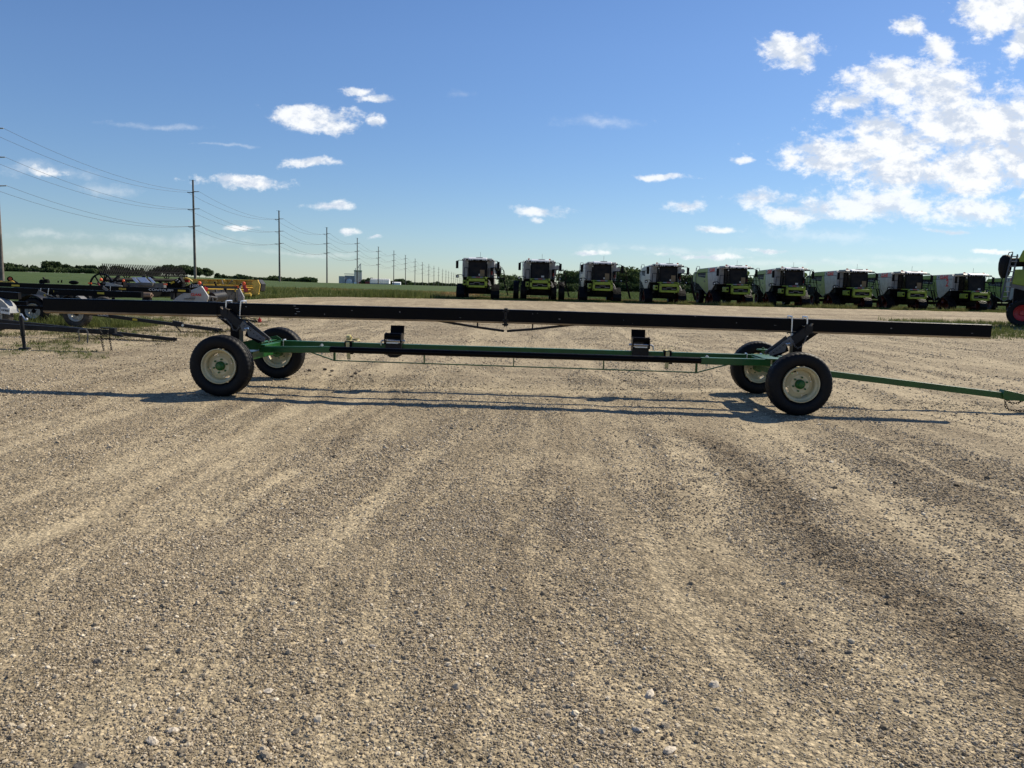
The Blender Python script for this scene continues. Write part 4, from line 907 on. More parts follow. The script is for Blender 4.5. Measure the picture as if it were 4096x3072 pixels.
T.part(MB().chain(drop(400, 1318, 15.6, .06), .045, .006).chain(drop(438, 1345, 15.6, .03), .045, .006).chain([at(398, 1318, 15.55), at(408, 1340, 15.55), at(425, 1345, 15.55), at(434, 1325, 15.55)], .045, .006), 'safety_chain', 'black_worn', tg_)
T.part(MB().path([at(315, 1322, 15.6), at(316, 1345, 15.6), at(320, 1362, 15.6), at(314, 1366, 15.6), at(311, 1360, 15.6)], .010, 6).bar(at(352, 1325, 15.6), at(350, 1372, 15.6), .025, .01).path([at(310, 1330, 15.6), at(318, 1317, 15.6), at(345, 1318, 15.6), at(350, 1330, 15.6)], .012, 6), 'chain_hook', 'grey_metal', tg_)
T.part(MB().path([at(358, 1318, 15.6), at(364, 1336, 15.6), at(390, 1352, 15.6), at(430, 1354, 15.6), at(480, 1356, 15.6), at(525, 1345, 15.6)], .006, 6).path([at(230, 1309, 15.7), at(260, 1315, 15.62), at(300, 1328, 15.62)], .005, 6), 'wiring_cable', 'dark', tg_)
# white-plated fender trailer
wf = at(-14, 1262, 20.3); gz_ = tz(wf.x, 20.3)
T = Th('header_trailer', 'black trailer with a curved grey fender carrying a white lettered plate', 'trailer', (wf.x, 20.3, gz_), GRP)
wl = wheel(T.o, (0, 0, .40), side=-1, rim='rim_white', hubm='dark', tyre='dusty_rubber'); wheel(T.o, (.9, 2.2, .40), side=-1, rim='rim_white', hubm='dark', tyre='dusty_rubber')
fd = MB(); n = 14; ro = .50
vs = []
for i in range(n + 1):
    a_ = R(165 - i * 155 / n); 
    for yv in (-.17, .17): vs.append((ro * math.cos(a_), yv, .40 + ro * math.sin(a_) * .98)); vs.append(((ro - .012) * math.cos(a_), yv, .40 + (ro - .012) * math.sin(a_) * .98))
fs = []
for i in range(n):
    q = i * 4; fs += [(q, q + 4, q + 6, q + 2), (q + 1, q + 3, q + 7, q + 5), (q, q + 1, q + 5, q + 4), (q + 2, q + 6, q + 7, q + 3)]
fd.add(vs, fs); rl_ = []
for i in range(n + 1): a_ = R(165 - i * 155 / n); rl_.append((ro * math.cos(a_), .40 + ro * math.sin(a_) * .98))
fd.prism(rl_, 'y', -.185, -.17)
fo = fd.build('fender', 'light_grey', T.o)
c_ = at(22, 1243, 20.3 - .19) - T.g
MB().box((c_.x, -.195, c_.z), (.24, .012, .165), Euler((0, .12, 0))).build('name_plate', 'roof_white', fo); text('lettering', 'HORST', .075, 'black_text', fo, (c_.x + .01, -.203, c_.z + .005), (R(90), .12, 0), bold=.002, sx=.9)
a, b = at(-420, 1150, 20.6), at(78, 1184, 20.4); bm = T.part(MB().bar(a, b, .15, .18, r=.006), 'main_beam', 'black_paint')
T.part(MB().box(b + Vector((.003, 0, 0)), (.004, .13, .16)), 'end_cap', 'dark', bm)
T.part(MB().bar(at(-420, 1198, 20.6), at(110, 1213, 20.6), .09, .09, r=.006).bar(at(-420, 1215, 21.8), at(230, 1232, 21.8), .09, .09, r=.006), 'frame_rail', 'black_paint')
T.part(MB().bar(at(-420, 1243, 18.9), at(0, 1283, 18.75), .07, .08, r=.006).bar(at(0, 1283, 18.75), at(686, 1357, 18.3), .07, .08, r=.006), 'tongue', 'black_worn')
e_ = at(686, 1357, 18.3); T.part(MB().box(e_ + Vector((.05, 0, .0)), (.14, .08, .07)).box(e_ + Vector((.16, 0, .03)), (.16, .05, .012)).tube(e_ + Vector((.06, 0, -.06)), e_ + Vector((.06, 0, .05)), .02, 8).chain([e_ + Vector((0, 0, -.03)), e_ + Vector((-.2, .05, -.06)), e_ + Vector((-1.1, .1, -.05)), e_ + Vector((-2.4, .1, -.03))], .04, .006), 'coupler', 'black_worn')
# tandem trailer with white wheels and lettered tongue
wc = at(140, 1258, 23.2); g3 = tz(wc.x, 23.2)
T = Th('header_trailer', 'black trailer with tandem pale wheels and a long tongue with white lettering', 'trailer', (wc.x, 23.2, g3), GRP)
wheel(T.o, (0, 0, .40), side=-1, rim='rim_white', hubm='dark'); x2 = at(299, 1240, 25.0).x - wc.x
wheel(T.o, (x2, 1.8, .40), side=-1, rim='rim_white', hubm='dark'); wheel(T.o, (-.02, 1.95, .40), side=1, rim='rim_white', hubm='dark', tyre='dusty_rubber'); wheel(T.o, (x2 + .1, 3.4, .40), side=1, rim='rim_white', hubm='dark', tyre='dusty_rubber')
for x_, y_ in ((0, 0), (x2, 1.8)):
    vs = []; fs = []
    for i in range(n + 1):
        a_ = R(172 - i * 140 / n)
        for yv in (-.17, .17): vs.append((x_ + .47 * math.cos(a_), y_ + yv, .42 + .47 * math.sin(a_))); vs.append((x_ + .455 * math.cos(a_), y_ + yv, .42 + .455 * math.sin(a_)))
    for i in range(n): q = i * 4; fs += [(q, q + 4, q + 6, q + 2), (q + 1, q + 3, q + 7, q + 5), (q, q + 1, q + 5, q + 4), (q + 2, q + 6, q + 7, q + 3)]
    MB().add(vs, fs).build('fender', 'grey_metal' if x_ else 'black_worn', T.o)
a, b = at(-420, 1145, 24.4), at(569, 1180, 23.9); bm = T.part(MB().bar(a, b, .15, .185, r=.008), 'main_beam', 'black_paint')
T.part(MB().bar(at(150, 1168, 23.8), at(184, 1185, 23.8), .02, .16), 'support_plate', 'grey_metal'); T.part(MB().bar(at(160, 1190, 23.9), at(182, 1240, 23.9), .12, .12).bar(at(190, 1182, 23.8), at(250, 1204, 23.8), .10, .05), 'support_post', 'black_worn')
for a_, b_, c_, d_ in ((164, 1153, 162, 1166), (195, 1153, 191, 1182)): T.part(MB().path([at(a_, b_, 23.8), at(c_, d_, 23.8)], .012), 'u_bolt', 'zinc')
T.part(MB().box(at(178, 1184, 23.6), (.035, .005, .11)), 'reflector', 'yellow_sticker')
T.part(MB().bar(at(-100, 1212, 23.9), at(560, 1232, 23.5), .09, .09).bar((wc.x, 23.2, g3 + .42), (wc.x, 25.2, g3 + .42), .1, .1), 'frame_rail', 'black_paint')
sticker(T, 0, 1156, 24.2, .06, .08, par=bm); sticker(T, 229, 1166, 24.0, .24, .055, par=bm); sticker(T, 407, 1173, 23.9, .28, .06, par=bm)
for k_ in range(7): T.part(MB().box(at(218 + k_ * 4, 1165.7 + k_ * .12, 23.99), (.010 + .006 * (k_ % 2), .003, .026)), 'printed_mark', 'black_text', bm)
tb = at(245, 1240, 22.6); te = at(888, 1322, 21.4); tg_ = T.part(MB().bar(tb, te, .075, .095, r=.006).box(at(712, 1291, 21.75), (.28, .09, .07), Euler((0, .15, 0))), 'tongue', 'black_worn')
def lerp_px(f): return tb.lerp(te, f)
f_ = (440 - 245) / 643; c = lerp_px(f_) - T.g; ang_ = -math.atan2(te.z - tb.z, te.x - tb.x)
text('lettering', 'CONTOUR', .075, 'white_text', tg_, c + Vector((0, -.041, .01)), (R(90), ang_, 0), sx=1.5, ext=.002)
c = lerp_px((558 - 245) / 643) - T.g; MB().box(c + Vector((0, -.040, .0)), (.24, .004, .055), Euler((0, ang_, 0))).build('warning_sticker', 'yellow_sticker', tg_)
c = lerp_px((740 - 245) / 643) - T.g; MB().tube(c + Vector((0, -.045, .01)), c + Vector((0, -.055, .01)), .035, 14).build('pivot_bolt', 'zinc', tg_)
g2_ = tz(-8, 21) + .02
T.part(MB().chain([lerp_px(.73) + Vector((0, -.05, -.05)), Vector((lerp_px(.77).x, 21.5, g2_)), Vector((te.x - .3, 21.3, g2_)), te + Vector((.05, -.04, -.02)), te + Vector((.3, -.04, .0)), te + Vector((.35, 0, .1))], .05, .008).path([te + Vector((-.1, -.05, -.06)), te + Vector((-.05, -.05, .05)), te + Vector((.02, -.05, .05))], .012), 'safety_chain', 'black_worn', tg_)
# farther lettered beam
dp = at(420, 1200, 33.0)
T = Th('header_trailer', 'black trailer whose lettered beam ends against the pale pickup header', 'trailer', (dp.x, 33.0, tz(dp.x, 33)), GRP)
a, b = at(-420, 1123, 33), at(761, 1164, 33); bm = T.part(MB().bar(a, b, .16, .185, r=.008), 'main_beam', 'black_paint')
for a_, b_, c_, d_ in ((416, 1143, 415, 1158), (442, 1145, 441, 1164)): T.part(MB().path([at(a_, b_, 32.9), at(c_, d_, 32.9)], .013), 'u_bolt', 'zinc')
T.part(MB().bar(at(411, 1149, 32.8), at(431, 1162, 32.8), .02, .11), 'support_plate', 'grey_metal')
for x_ in (120, 425, 690): T.part(MB().bar(at(x_, 1165, 33), Vector((at(x_, 1165, 33).x, 33, tz(dp.x, 33) + .5)), .12, .12), 'support_post', 'black_worn')
T.part(MB().bar(at(-300, 1185, 33), at(720, 1210, 33), .1, .1), 'frame_rail', 'black_paint')
sticker(T, 62, 1142, 32.9, .34, .075, par=bm); sticker(T, 490, 1155.5, 32.9, .30, .07, par=bm); sticker(T, 727, 1163, 32.9, .33, .075, par=bm)
for k_ in range(7): T.part(MB().box(at(479 + k_ * 3.8, 1155 + k_ * .12, 32.89), (.014 + .008 * (k_ % 2), .003, .035)), 'printed_mark', 'black_text', bm)
c = at(639, 1160.5, 32.9) - T.g; text('lettering', 'CONTOUR', .13, 'white_text', bm, c, (R(90), -ang_ * 0 + .03, 0), sx=1.45, ext=.002); c = at(683, 1160.5, 32.9) - T.g; text('lettering', '2030', .09, 'white_text', bm, c, (R(90), .03, 0), sx=1.2, ext=.002)
for x_ in (200, 330):
    p_ = at(x_, 1240, 33); wheel(T.o, (p_.x - T.g.x, 0, .40), side=-1, rim='rim_white', hubm='dark')
# ---------------------------------------------------------------- harvesting headers
# low flat black header
c0 = at(80, 1140, 38); c1 = at(402, 1142, 38); gz_ = tz(c0.x, 38)
T = Th('draper_header', 'low flat black header with a lever cluster and an orange lamp on an arm', 'header', ((c0.x + c1.x) / 2, 38, gz_))
T.part(MB().box(((c0.x + c1.x) / 2, 38.2, gz_ + .55), (c1.x - c0.x, 1.4, .62)).box(((c0.x + c1.x) / 2, 37.7, gz_ + .80), (c1.x - c0.x, .12, .14)), 'deck', 'black_worn', bevel=.02)
T.part(MB().box(at(180, 1127, 37.6), (.35, .2, .14)).tube(at(186, 1127, 37.6), at(172, 1110, 37.6), .045, 8).ball(at(168, 1128, 37.6), .13).box(at(187, 1121, 37.6), (.14, .1, .1)).ball(at(295, 1130, 37.6), (.25, .1, .1)).tube(at(233, 1131, 37.6), at(233, 1123, 37.6), .03, 8).tube(at(246, 1131, 37.6), at(247, 1120, 37.6), .03, 8), 'lever_cluster', 'dark')
am = T.part(MB().bar(at(70, 1131, 37.5), at(45, 1117, 37.5), .08, .05).tube(at(40, 1116, 37.4), at(40, 1116, 37.7), .13, 14), 'lamp_arm', 'dark'); T.part(MB().tube(at(41, 1115, 37.33), at(41, 1115, 37.4), .075, 14), 'lamp', 'amber', am)
T.part(MB().path([at(-60, 1127, 37.4), at(40, 1127, 37.4), at(50, 1125.5, 37.4), at(58, 1131, 37.4)], .04, 8), 'yellow_pipe', 'yellow_paint')
T.part(MB().tube(at(100, 1150, 38), Vector((c0.x + .6, 38, gz_)), .06, 8), 'parking_leg', 'dark'); T.part(MB().tube(at(380, 1160, 38), Vector((c1.x - .4, 38, gz_)), .06, 8), 'parking_leg', 'dark')
# reel header
p0 = at(392, 1150, 36); p1 = at(742, 1150, 42); gz_ = tz(p0.x, 38)
T = Th('reel_header', 'black grain header with an upright ring and a long reel of raised tines', 'header', ((p0.x + p1.x) / 2, 38.5, gz_))
ax0 = at(418, 1118, 37); ax1 = at(738, 1122, 43)
rr = MB()
bats = []
for k in range(6):
    an = R(30 + 60 * k); o1 = Vector((0, math.cos(an), math.sin(an))) * .42; bats.append(o1); rr.bar(ax0 + o1, ax1 + o1, .07, .05)
for f in (0, .25, .5, .75, 1):
    c = ax0.lerp(ax1, f)
    for o1 in bats: rr.bar(c, c + o1, .04, .03)
rr.tube(ax0, ax1, .09, 12)
tn_ = rr
for k, o1 in enumerate(bats):
    nT = 48 if k in (0, 1, 2) else 30
    for i in range(nT):
        c = ax0.lerp(ax1, (i + .5) / nT) + o1; tn_.tube(c, c + Vector((-.10, -.06, .34 if k in (0, 1, 2) else -.2)), .03, 4, .018, cap=False)
reel = T.part(rr, 'reel', 'dark')
rc = at(407, 1141, 36.4); T.part(MB().lathe([(.50, -.05), (.56, -.04), (.56, .04), (.50, .05)], 40, c=rc, close=True).bar(rc + Vector((-.5, 0, .1)), rc + Vector((.5, 0, -.1)), .06, .05).bar(rc + Vector((-.2, 0, -.45)), rc + Vector((.25, 0, .45)), .06, .05).bar(rc + Vector((-.3, 0, .42)), rc + Vector((.2, 0, -.45)), .05, .05).tube(rc + Vector((0, -.08, 0)), rc + Vector((0, .08, 0)), .12, 14), 'end_ring', 'black_paint', smooth=40)
m = MB().bar(p0 + Vector((0, 0, -.25)), p1 + Vector((0, 0, -.25)), .5, .45).bar(p0 + Vector((.6, 0, .1)), p1 + Vector((-.6, 0, .05)), .12, .12)
m.bar(at(430, 1150, 36.8), at(475, 1105, 37.5), .16, .08).bar(at(560, 1150, 39), at(575, 1105, 40), .12, .08).bar(at(660, 1140, 41), at(600, 1105, 41), .14, .08).box(at(470, 1135, 36.5), (.7, .3, .28)).bar(at(385, 1150, 36), at(470, 1119, 36), .10, .05)
T.part(m, 'frame', 'dark')
T.part(MB().lathe([(.06, -.42), (.06, .42)], 10, c=at(452, 1134, 36.3), axis='x').lathe([(.09, -.03), (.09, .03)], 10, c=at(441, 1134, 36.2), axis='x').lathe([(.09, -.03), (.09, .03)], 10, c=at(452, 1134, 36.2), axis='x').lathe([(.09, -.03), (.09, .03)], 10, c=at(463, 1134, 36.2), axis='x'), 'hydraulic_cylinder', 'grey_metal')
for i, (a_, b_) in enumerate(((524, 548), (545, 592), (590, 612))):
    q = [at(a_, 1109, 38.4), at(b_ - 12 if i else b_ - 8, 1109, 38.4), at(b_ + 10, 1131, 37.8), at(a_ + 14 + 6, 1131, 37.8)]
    m = MB(); m.add(q + [p + Vector((0, .03, 0)) for p in q], [(0, 1, 2, 3), (7, 6, 5, 4), (0, 4, 5, 1), (1, 5, 6, 2), (2, 6, 7, 3), (3, 7, 4, 0)]); T.part(m, 'sloped_panel', 'zinc')
T.part(MB().bar(at(505, 1140, 37.6), at(660, 1142, 37.6), .3, .22).box(at(585, 1136, 37.4), (.7, .2, .14)), 'rear_sheet', 'grey_metal')
for a_, b_, s_ in ((404, 1119, .075), (494, 1123, .06)): T.part(MB().ball(at(a_, b_, 36.1), s_), 'lamp', 'amber')
for a_, b_ in ((360, 1133), (661, 1137)): T.part(MB().box(at(a_, b_, 36.0), (.16, .03, .07)), 'tail_lamp', 'amber')
T.part(MB().box(at(455, 1148, 35.9), (.75, .06, .30), Euler((0, .2, 0))), 'grey_shield', 'light_grey'); T.part(MB().box(at(395, 1138, 36.0), (.06, .04, .22), Euler((0, -.5, 0))), 'red_bracket', 'red_paint')
for x_ in (.15, .9): c = p0.lerp(p1, x_); T.part(MB().tube(c + Vector((0, 0, -.3)), Vector((c.x, c.y, gz_)), .07, 8), 'parking_leg', 'dark')
# black cover with number
c = at(768, 1142, 40); gz_ = tz(c.x, 40)
T = Th('corn_header', 'black and yellow header end with a white 1200 on its dark cover', 'header', (c.x, 40, gz_))
cv = T.part(MB().prism([(at(728, 1152, 40).x, at(728, 1153, 40).z), (at(796, 1150, 40).x, at(796, 1152, 40).z), (at(792, 1128, 40).x, at(792, 1129, 40).z), (at(772, 1131, 40).x, at(772, 1133, 40).z)], 'y', 39.9, 40.6), 'cover', 'black_paint', bevel=.02)
text('lettering', '1200', .20, 'white_text', cv, at(774, 1144, 39.88) - T.g, (R(90), -.1, 0), sx=1.2, shear=.2)
yl = MB(); pts = [at(728, 1127, 40.3), at(735, 1116, 40.3), at(745, 1113, 40.3), at(757, 1117, 40.3), at(770, 1128, 40.3)]; yl.path(pts, .05, 8); T.part(yl, 'yellow_hood', 'yellow_paint')
T.part(MB().box(at(715, 1127, 40), (.45, .3, .30), Euler((0, -.5, 0))).box(at(700, 1145, 40.4), (.9, .5, .35)).bar(at(690, 1160, 40.4), at(800, 1160, 40.4), .3, .3), 'gearbox', 'dark'); T.part(MB().box(at(690, 1130, 39.8), (.2, .03, .09), Euler((0, -.5, 0))), 'warning_sticker', 'yellow_sticker')
T.part(MB().box(at(707, 1120, 39.7), (.13, .03, .05), Euler((0, -.7, 0))).box(at(715, 1127, 39.7), (.13, .03, .05), Euler((0, -.7, 0))), 'slot', 'light_grey'); T.part(MB().box(at(748, 1122, 40.4), (.22, .1, .2)), 'red_chute', 'red_bright')
for x_ in (700, 780): q = at(x_, 1165, 40.3); T.part(MB().tube(q, (q.x, q.y, gz_), .08, 8), 'parking_leg', 'dark')
# pickup header with pale side shields
n0_ = at(770, 1240, 34); gz_ = tz(n0_.x, 34)
T = Th('pickup_header', 'black pickup header with pale grey side shields and red lettering', 'header', (n0_.x, 34, gz_))
def shield(pts, Y, dep, name, mat='light_grey'):
    q = [(at(a_, b_, Y).x, at(a_, b_, Y).z) for a_, b_ in pts]; return T.part(MB().prism(q, 'y', Y, Y + dep), name, mat, bevel=.025)
sh = shield([(655, 1232), (702, 1192), (722, 1178), (790, 1150), (802, 1143), (808, 1146), (834, 1186), (832, 1196), (812, 1240)], 33.9, .10, 'side_shield', 'white_panel')
text('lettering', 'CLAAS', .15, 'red_text', sh, at(784, 1179, 33.88) - T.g, (R(90), .02, 0), bold=.004, shear=.1); text('lettering', 'SWATH UP', .10, 'black_text', sh, at(757, 1196, 33.88) - T.g, (R(90), -.03, 0), shear=.2); text('lettering', '450', .13, 'grey_text', sh, at(768, 1190.5, 33.88) - T.g, (R(90), -.03, 0), shear=.2, sx=1.3)
shield([(958, 1152), (968, 1172), (976, 1188), (975, 1200), (962, 1245), (950, 1245), (950, 1160)], 38.6, .09, 'side_shield', 'white_panel')
m = MB(); A_ = at(806, 1147, 34.2); B_ = at(952, 1151, 38.6); m.bar(A_, B_, .12, .12); m.bar(at(820, 1215, 34.3), at(955, 1212, 38.6), .14, .14)
C_ = A_.lerp(B_, .62); m.bar(C_, C_ - Vector((0, 0, .75)), .12, .10); C_ = A_.lerp(B_, .12); m.bar(C_, C_ - Vector((0, 0, .75)), .10, .10)
m.bar(at(868, 1150, 36), at(858, 1128, 35.8), .05, .05).bar(at(955, 1145, 38.3), at(968, 1135, 38.2), .05, .05)
T.part(m, 'frame', 'black_paint')
T.part(MB().add([at(828, 1160, 34.6), at(950, 1158, 38.9), at(950, 1212, 38.9), at(828, 1218, 34.6)], [(0, 1, 2, 3)]).add([p + Vector((.02, .05, 0)) for p in (at(828, 1160, 34.6), at(950, 1158, 38.9), at(950, 1212, 38.9), at(828, 1218, 34.6))], [(3, 2, 1, 0)]), 'back_sheet', 'black_worn')
T.part(MB().tube(at(845, 1190, 34.5), at(892, 1184, 35.6), .22, 20).lathe([(.24, -.03), (.30, -.03), (.30, .03), (.24, .03)], 20, c=at(892, 1184, 35.6), axis='x', close=True).bar(at(862, 1158, 35), at(870, 1180, 35), .14, .05), 'auger_drum', 'black_worn', smooth=40)
T.part(MB().tube(at(842, 1187, 34.2), at(868, 1191, 34.4), .045, 8).path([at(850, 1190, 34.1), at(852, 1205, 34.1), at(862, 1208, 34.1), at(870, 1196, 34.1)], .025, 6).path([at(832, 1178, 34.1), at(840, 1190, 34.1), at(838, 1202, 34.1)], .025, 6), 'driveshaft', 'grey_metal')
for a_, b_, s_ in ((798, 1132, .08), (975, 1134, .09)): q = at(a_, b_, 38 if a_ > 900 else 34); T.part(MB().ball(q, s_), 'lamp', 'amber')
for a_, b_, y_ in ((944, 1147, 38.4),): T.part(MB().box(at(a_, b_, y_), (.22, .04, .12)), 'tail_lamp', 'amber')
T.part(MB().box(at(820, 1162, 34.1), (.16, .03, .30), Euler((0, .45, 0))), 'red_reflector', 'red_text', sh)
T.part(MB().box(at(941, 1160, 38.3), (.05, .03, .16), Euler((0, .2, 0))), 'warning_sticker', 'yellow_sticker'); T.part(MB().box(at(832, 1170, 34.1), (.08, .03, .1)), 'warning_sticker', 'yellow_sticker')
for a_, b_ in ((n0_.x + .3, 34.6), (B_.x, 38.8)): T.part(MB().tube((a_, b_, gz_), (a_, b_, gz_ + .5), .08, 8), 'parking_leg', 'dark')
# rusty drum and spare wheel between the beams
c = at(588, 1180, 31); gz_ = tz(c.x, 31)
T = Th('feed_roller', 'short rusty steel drum lying behind the end of the second beam', 'roller', (c.x, 31, gz_))
M('rust', (.18, .12, .08), .75, dirt=.4, dirtcol=(.3, .25, .2)); T.part(MB().tube(at(566, 1179, 31), at(606, 1181, 31), .10, 20).tube(at(560, 1179, 31), at(612, 1181, 31), .04, 10), 'drum', 'rust', smooth=40)
T.part(MB().box((c.x, 31, gz_ + (c.z - gz_) * .5 - .05), (.3, .2, c.z - gz_ - .1)), 'drum_stand', 'dark')
# yellow header
Y_ = 53.; q = at(900, 1190, Y_); gz_ = tz(q.x, Y_)
T = Th('pickup_header', 'yellow header with a ribbed rear sheet and a red bucket', 'header', (q.x, Y_, gz_))
def zz(py, px=900): return at(px, py, Y_).z
xA = at(768, 1150, Y_).x; xB = at(1033, 1150, Y_).x; xM = (xA + xB) / 2
zt0 = zz(1120, 900) ; zbm = gz_ + .16
tb_ = T.part(MB().bar((xA, Y_, zt0), (xM - .05, Y_, zt0 + .02), .25, .05).bar((xM + .05, Y_, zt0 + .02), (xB, Y_, zt0 + .04), .25, .05).box((xM, Y_ + .12, zt0 - .12), (xB - xA, .04, .26)), 'top_beam', 'yellow_paint')
rp = MB()
prof = [(0, zt0 - .25)]
hts = np.linspace(zt0 - .26, zbm + .14, 5)
for k in range(4):
    z1, z2 = hts[k], hts[k + 1]; o1, o2 = -.42 * k, -.42 * (k + 1); prof += [(o1, z1), (o1 - .20, z1 - .04), (o2 - .02, z2 + .10), (o2, z2)]
prof += [(.2, zbm + .1), (.3, zt0 - .25)]
vs = [(x_, Y_ + a_, b_) for x_ in (xA, xB) for a_, b_ in prof]; n_ = len(prof)
rp.add(vs, [(i, (i + 1) % n_, n_ + (i + 1) % n_, n_ + i) for i in range(n_)] + [tuple(range(n_)), tuple(range(n_, 2 * n_))[::-1]])
T.part(rp, 'rear_sheet', 'yellow_paint'); T.part(MB().tube((xA + 1.5, Y_ - 1.75, zbm + .07), (xB + .1, Y_ - 1.75, zbm + .07), .10, 12), 'lower_tube', 'yellow_paint', smooth=40)
xE = at(1046, 1150, Y_).x; T.part(MB().prism([(xB + .05, zbm + .2), (xB, zt0 - .05), (xE + .14, zt0 + .06), (xE + .30, zt0 - .25), (xE + .22, zbm + .25), (xE - .02, zbm - .02)], 'y', Y_ - 1.2, Y_ - 1.1), 'end_plate', 'yellow_paint', bevel=.01)
T.part(MB().prism([(xE + .14, zt0 + .08), (xE + .36, zt0 - .2), (xE + .30, zbm + .35), (xE + .24, zbm + .3), (xE + .3, zt0 - .25)], 'y', Y_ - 1.05, Y_ - .2), 'divider', 'black_worn')
bk = MB()
for x_ in np.linspace(xA + .4, xB - .3, 7): bk.lathe([(.05, -.02), (.11, -.02), (.11, .02), (.05, .02)], 12, c=(x_, Y_ - .1, zt0 - .16), close=True); bk.bar((x_, Y_ + .02, zt0 - .25), (x_, Y_ + .02, zt0), .05, .10)
T.part(bk, 'lug_bracket', 'yellow_paint'); xr_ = at(1012, 1150, Y_).x
T.part(MB().tube((xr_, Y_ - 1.6, zt0 - .95), (xr_ + .04, Y_ - 1.5, zt0 - .5), .10, 12, .15).box((xr_ - .1, Y_ - 1.4, zt0 - .42), (.22, .1, .26)), 'red_bucket', 'red_bright')
T.part(MB().bar((xr_ - .4 * 1.2, Y_ - 1.8, zbm + .1), (xr_ - .6, Y_ - .26, zt0 - .2), .06, .05).bar((xM + .6, Y_ - .25, zt0), (xM + .3, Y_ - .2, zt0 - .35), .05, .05).path([(xM - .1, Y_ - .3, zt0), (xM, Y_ - .35, zt0 - .3), (xM + .5, Y_ - .3, zt0 - .35)], .03).box((xM - .8, Y_ - .2, zbm - .0), (3.4, .4, .08)), 'hose_bundle', 'grey_metal')
for x_ in (xA + 1, xB - .6): T.part(MB().box((x_, Y_, (gz_ + zbm) / 2 + .02), (.3, .5, zbm - gz_)), 'skid', 'dark')
# red-tipped coupler lying on the gravel beyond the left support
p = gr(1010, 1290)
T = Th('drawbar', 'short black drawbar with a red coupler lying on the gravel', 'drawbar', p)
T.part(MB().bar(p + Vector((-.55, .0, .10)), p + Vector((.15, 0, .04)), .06, .07).path([p + Vector((-.4, -.05, .14)), p + Vector((-.2, -.05, .2)), p + Vector((.1, -.05, .12)), p + Vector((.2, -.05, .02))], .012).box(p + Vector((.4, 0, .03)), (.3, .03, .02)), 'bar', 'black_worn'); T.part(MB().box(p + Vector((.25, 0, .07)), (.10, .08, .12)).tube(p + Vector((.25, 0, .1)), p + Vector((.25, 0, .18)), .02, 8), 'coupler', 'red_bright')
# ---------------------------------------------------------------- power line
def line_xy(n): y = 41 + 75 * n; return -.0256 * y - 73.8, y   # n=1 nearest in view
NPOLE = 24; pinfo = []
for n in range(0, NPOLE + 1):
    x, y = line_xy(n); z0 = tz(x, y); H = CAMH + 23.9 + random.uniform(-.5, .5) * (n > 3) - z0 + (0 if n != 7 else 1.0)
    pinfo.append((x, y, z0, H))
ARM = (2.9, 7.0, 11.1)
LABP = ['wooden power pole cut by the picture edge, thick and close behind the trailers', 'tall wooden power pole rising behind the pickup header', 'wooden power pole standing alone above the yellow header end', 'wooden power pole between the yellow header and the grain elevator', 'wooden power pole in front of the grain elevator', 'wooden power pole in front of the white arched shed', 'wooden power pole just past the white arched shed']
for n in range(1, NPOLE + 1):
    x, y, z0, H = pinfo[n]
    lab = LABP[n - 1] if n <= 7 else 'small far wooden power pole in the line between shed and first combine'
    o = thing('power_pole', lab, 'power pole', (x, y, z0), 0, 'wooden power poles receding along the field')
    if n >= 7: o.rotation_euler = (0, R(random.uniform(-.9, .4)), 0)
    MB().tube((0, 0, 0), (0, 0, H), .34, 14, .20).build('pole', 'wood_pole', o, smooth=60)
    for k, a_ in enumerate(ARM):
        for s in (-1, 1):
            zz_ = H - a_ + (.12 if s > 0 else -.12)
            MB().tube((s * .15, 0, zz_), (s * .55, 0, zz_), .12, 8, .10).tube((s * .5, 0, zz_), (s * 1.45, 0, zz_ + .05), .085 if n < 5 else .11, 8).build('insulator', 'insulator' if n < 2 else 'dark', o)
    MB().bar((-.9, 0, H - .05), (.7, 0, H - .25), .06, .06).build('top_bracket', 'dark', o)
for k, a_ in enumerate(ARM):
    for s in (-1, 1):
        m = MB()
        for n in range(0, 12):
            x0, y0, z0, H0 = pinfo[n]; x1, y1, z1, H1 = pinfo[n + 1]
            A_ = Vector((x0 + s * 1.45, y0, z0 + H0 - a_ + (.17 if s > 0 else -.07))); B_ = Vector((x1 + s * 1.45, y1, z1 + H1 - a_ + (.17 if s > 0 else -.07)))
            pts = []
            N = 14 if n < 5 else 8
            for i in range(N + 1):
                t_ = i / N; p = A_.lerp(B_, t_); p.z -= 4 * 2.0 * t_ * (1 - t_); pts.append(p)
            m.path(pts, .020 + .004 * n, 4)
        o = m.build('power_line', 'wire'); tag(o, '%s conductor strung on the %s side of the wooden poles' % (['top', 'middle', 'lowest'][k], 'lot' if s > 0 else 'field'), 'power line', 'conductors of the power line')
# ---------------------------------------------------------------- foliage
def leafmat(name, c1, c2):
    m = bpy.data.materials.new(name); g = G(nt(m)); pos = g.n('ShaderNodeNewGeometry').outputs['Position']
    at_ = g.n('ShaderNodeAttribute', attribute_name='tint').outputs['Fac']
    oi = g.n('ShaderNodeObjectInfo').outputs['Random']
    c = g.mix(at_, c1, c2); c = g.mix(1.0, c, g.mix(oi, (.75, .8, .75), (1.2, 1.15, 1.1)), 'MULTIPLY')
    b = g.n('ShaderNodeBsdfPrincipled', i={'Base Color': c, 'Roughness': .7, 'Specular IOR Level': .2}); tr_ = g.n('ShaderNodeBsdfTranslucent', i={'Color': c})
    mx = g.n('ShaderNodeMixShader', i={0: .3, 1: b.outputs[0], 2: tr_.outputs[0]}); g.t.links.new(mx.outputs[0], g.n('ShaderNodeOutputMaterial').inputs[0]); MATS[name] = m; return m
leafmat('leaf_dark', (.030, .052, .022), (.075, .11, .042)); leafmat('leaf_mid', (.05, .08, .03), (.11, .15, .06)); leafmat('leaf_conifer', (.026, .046, .026), (.055, .085, .042))
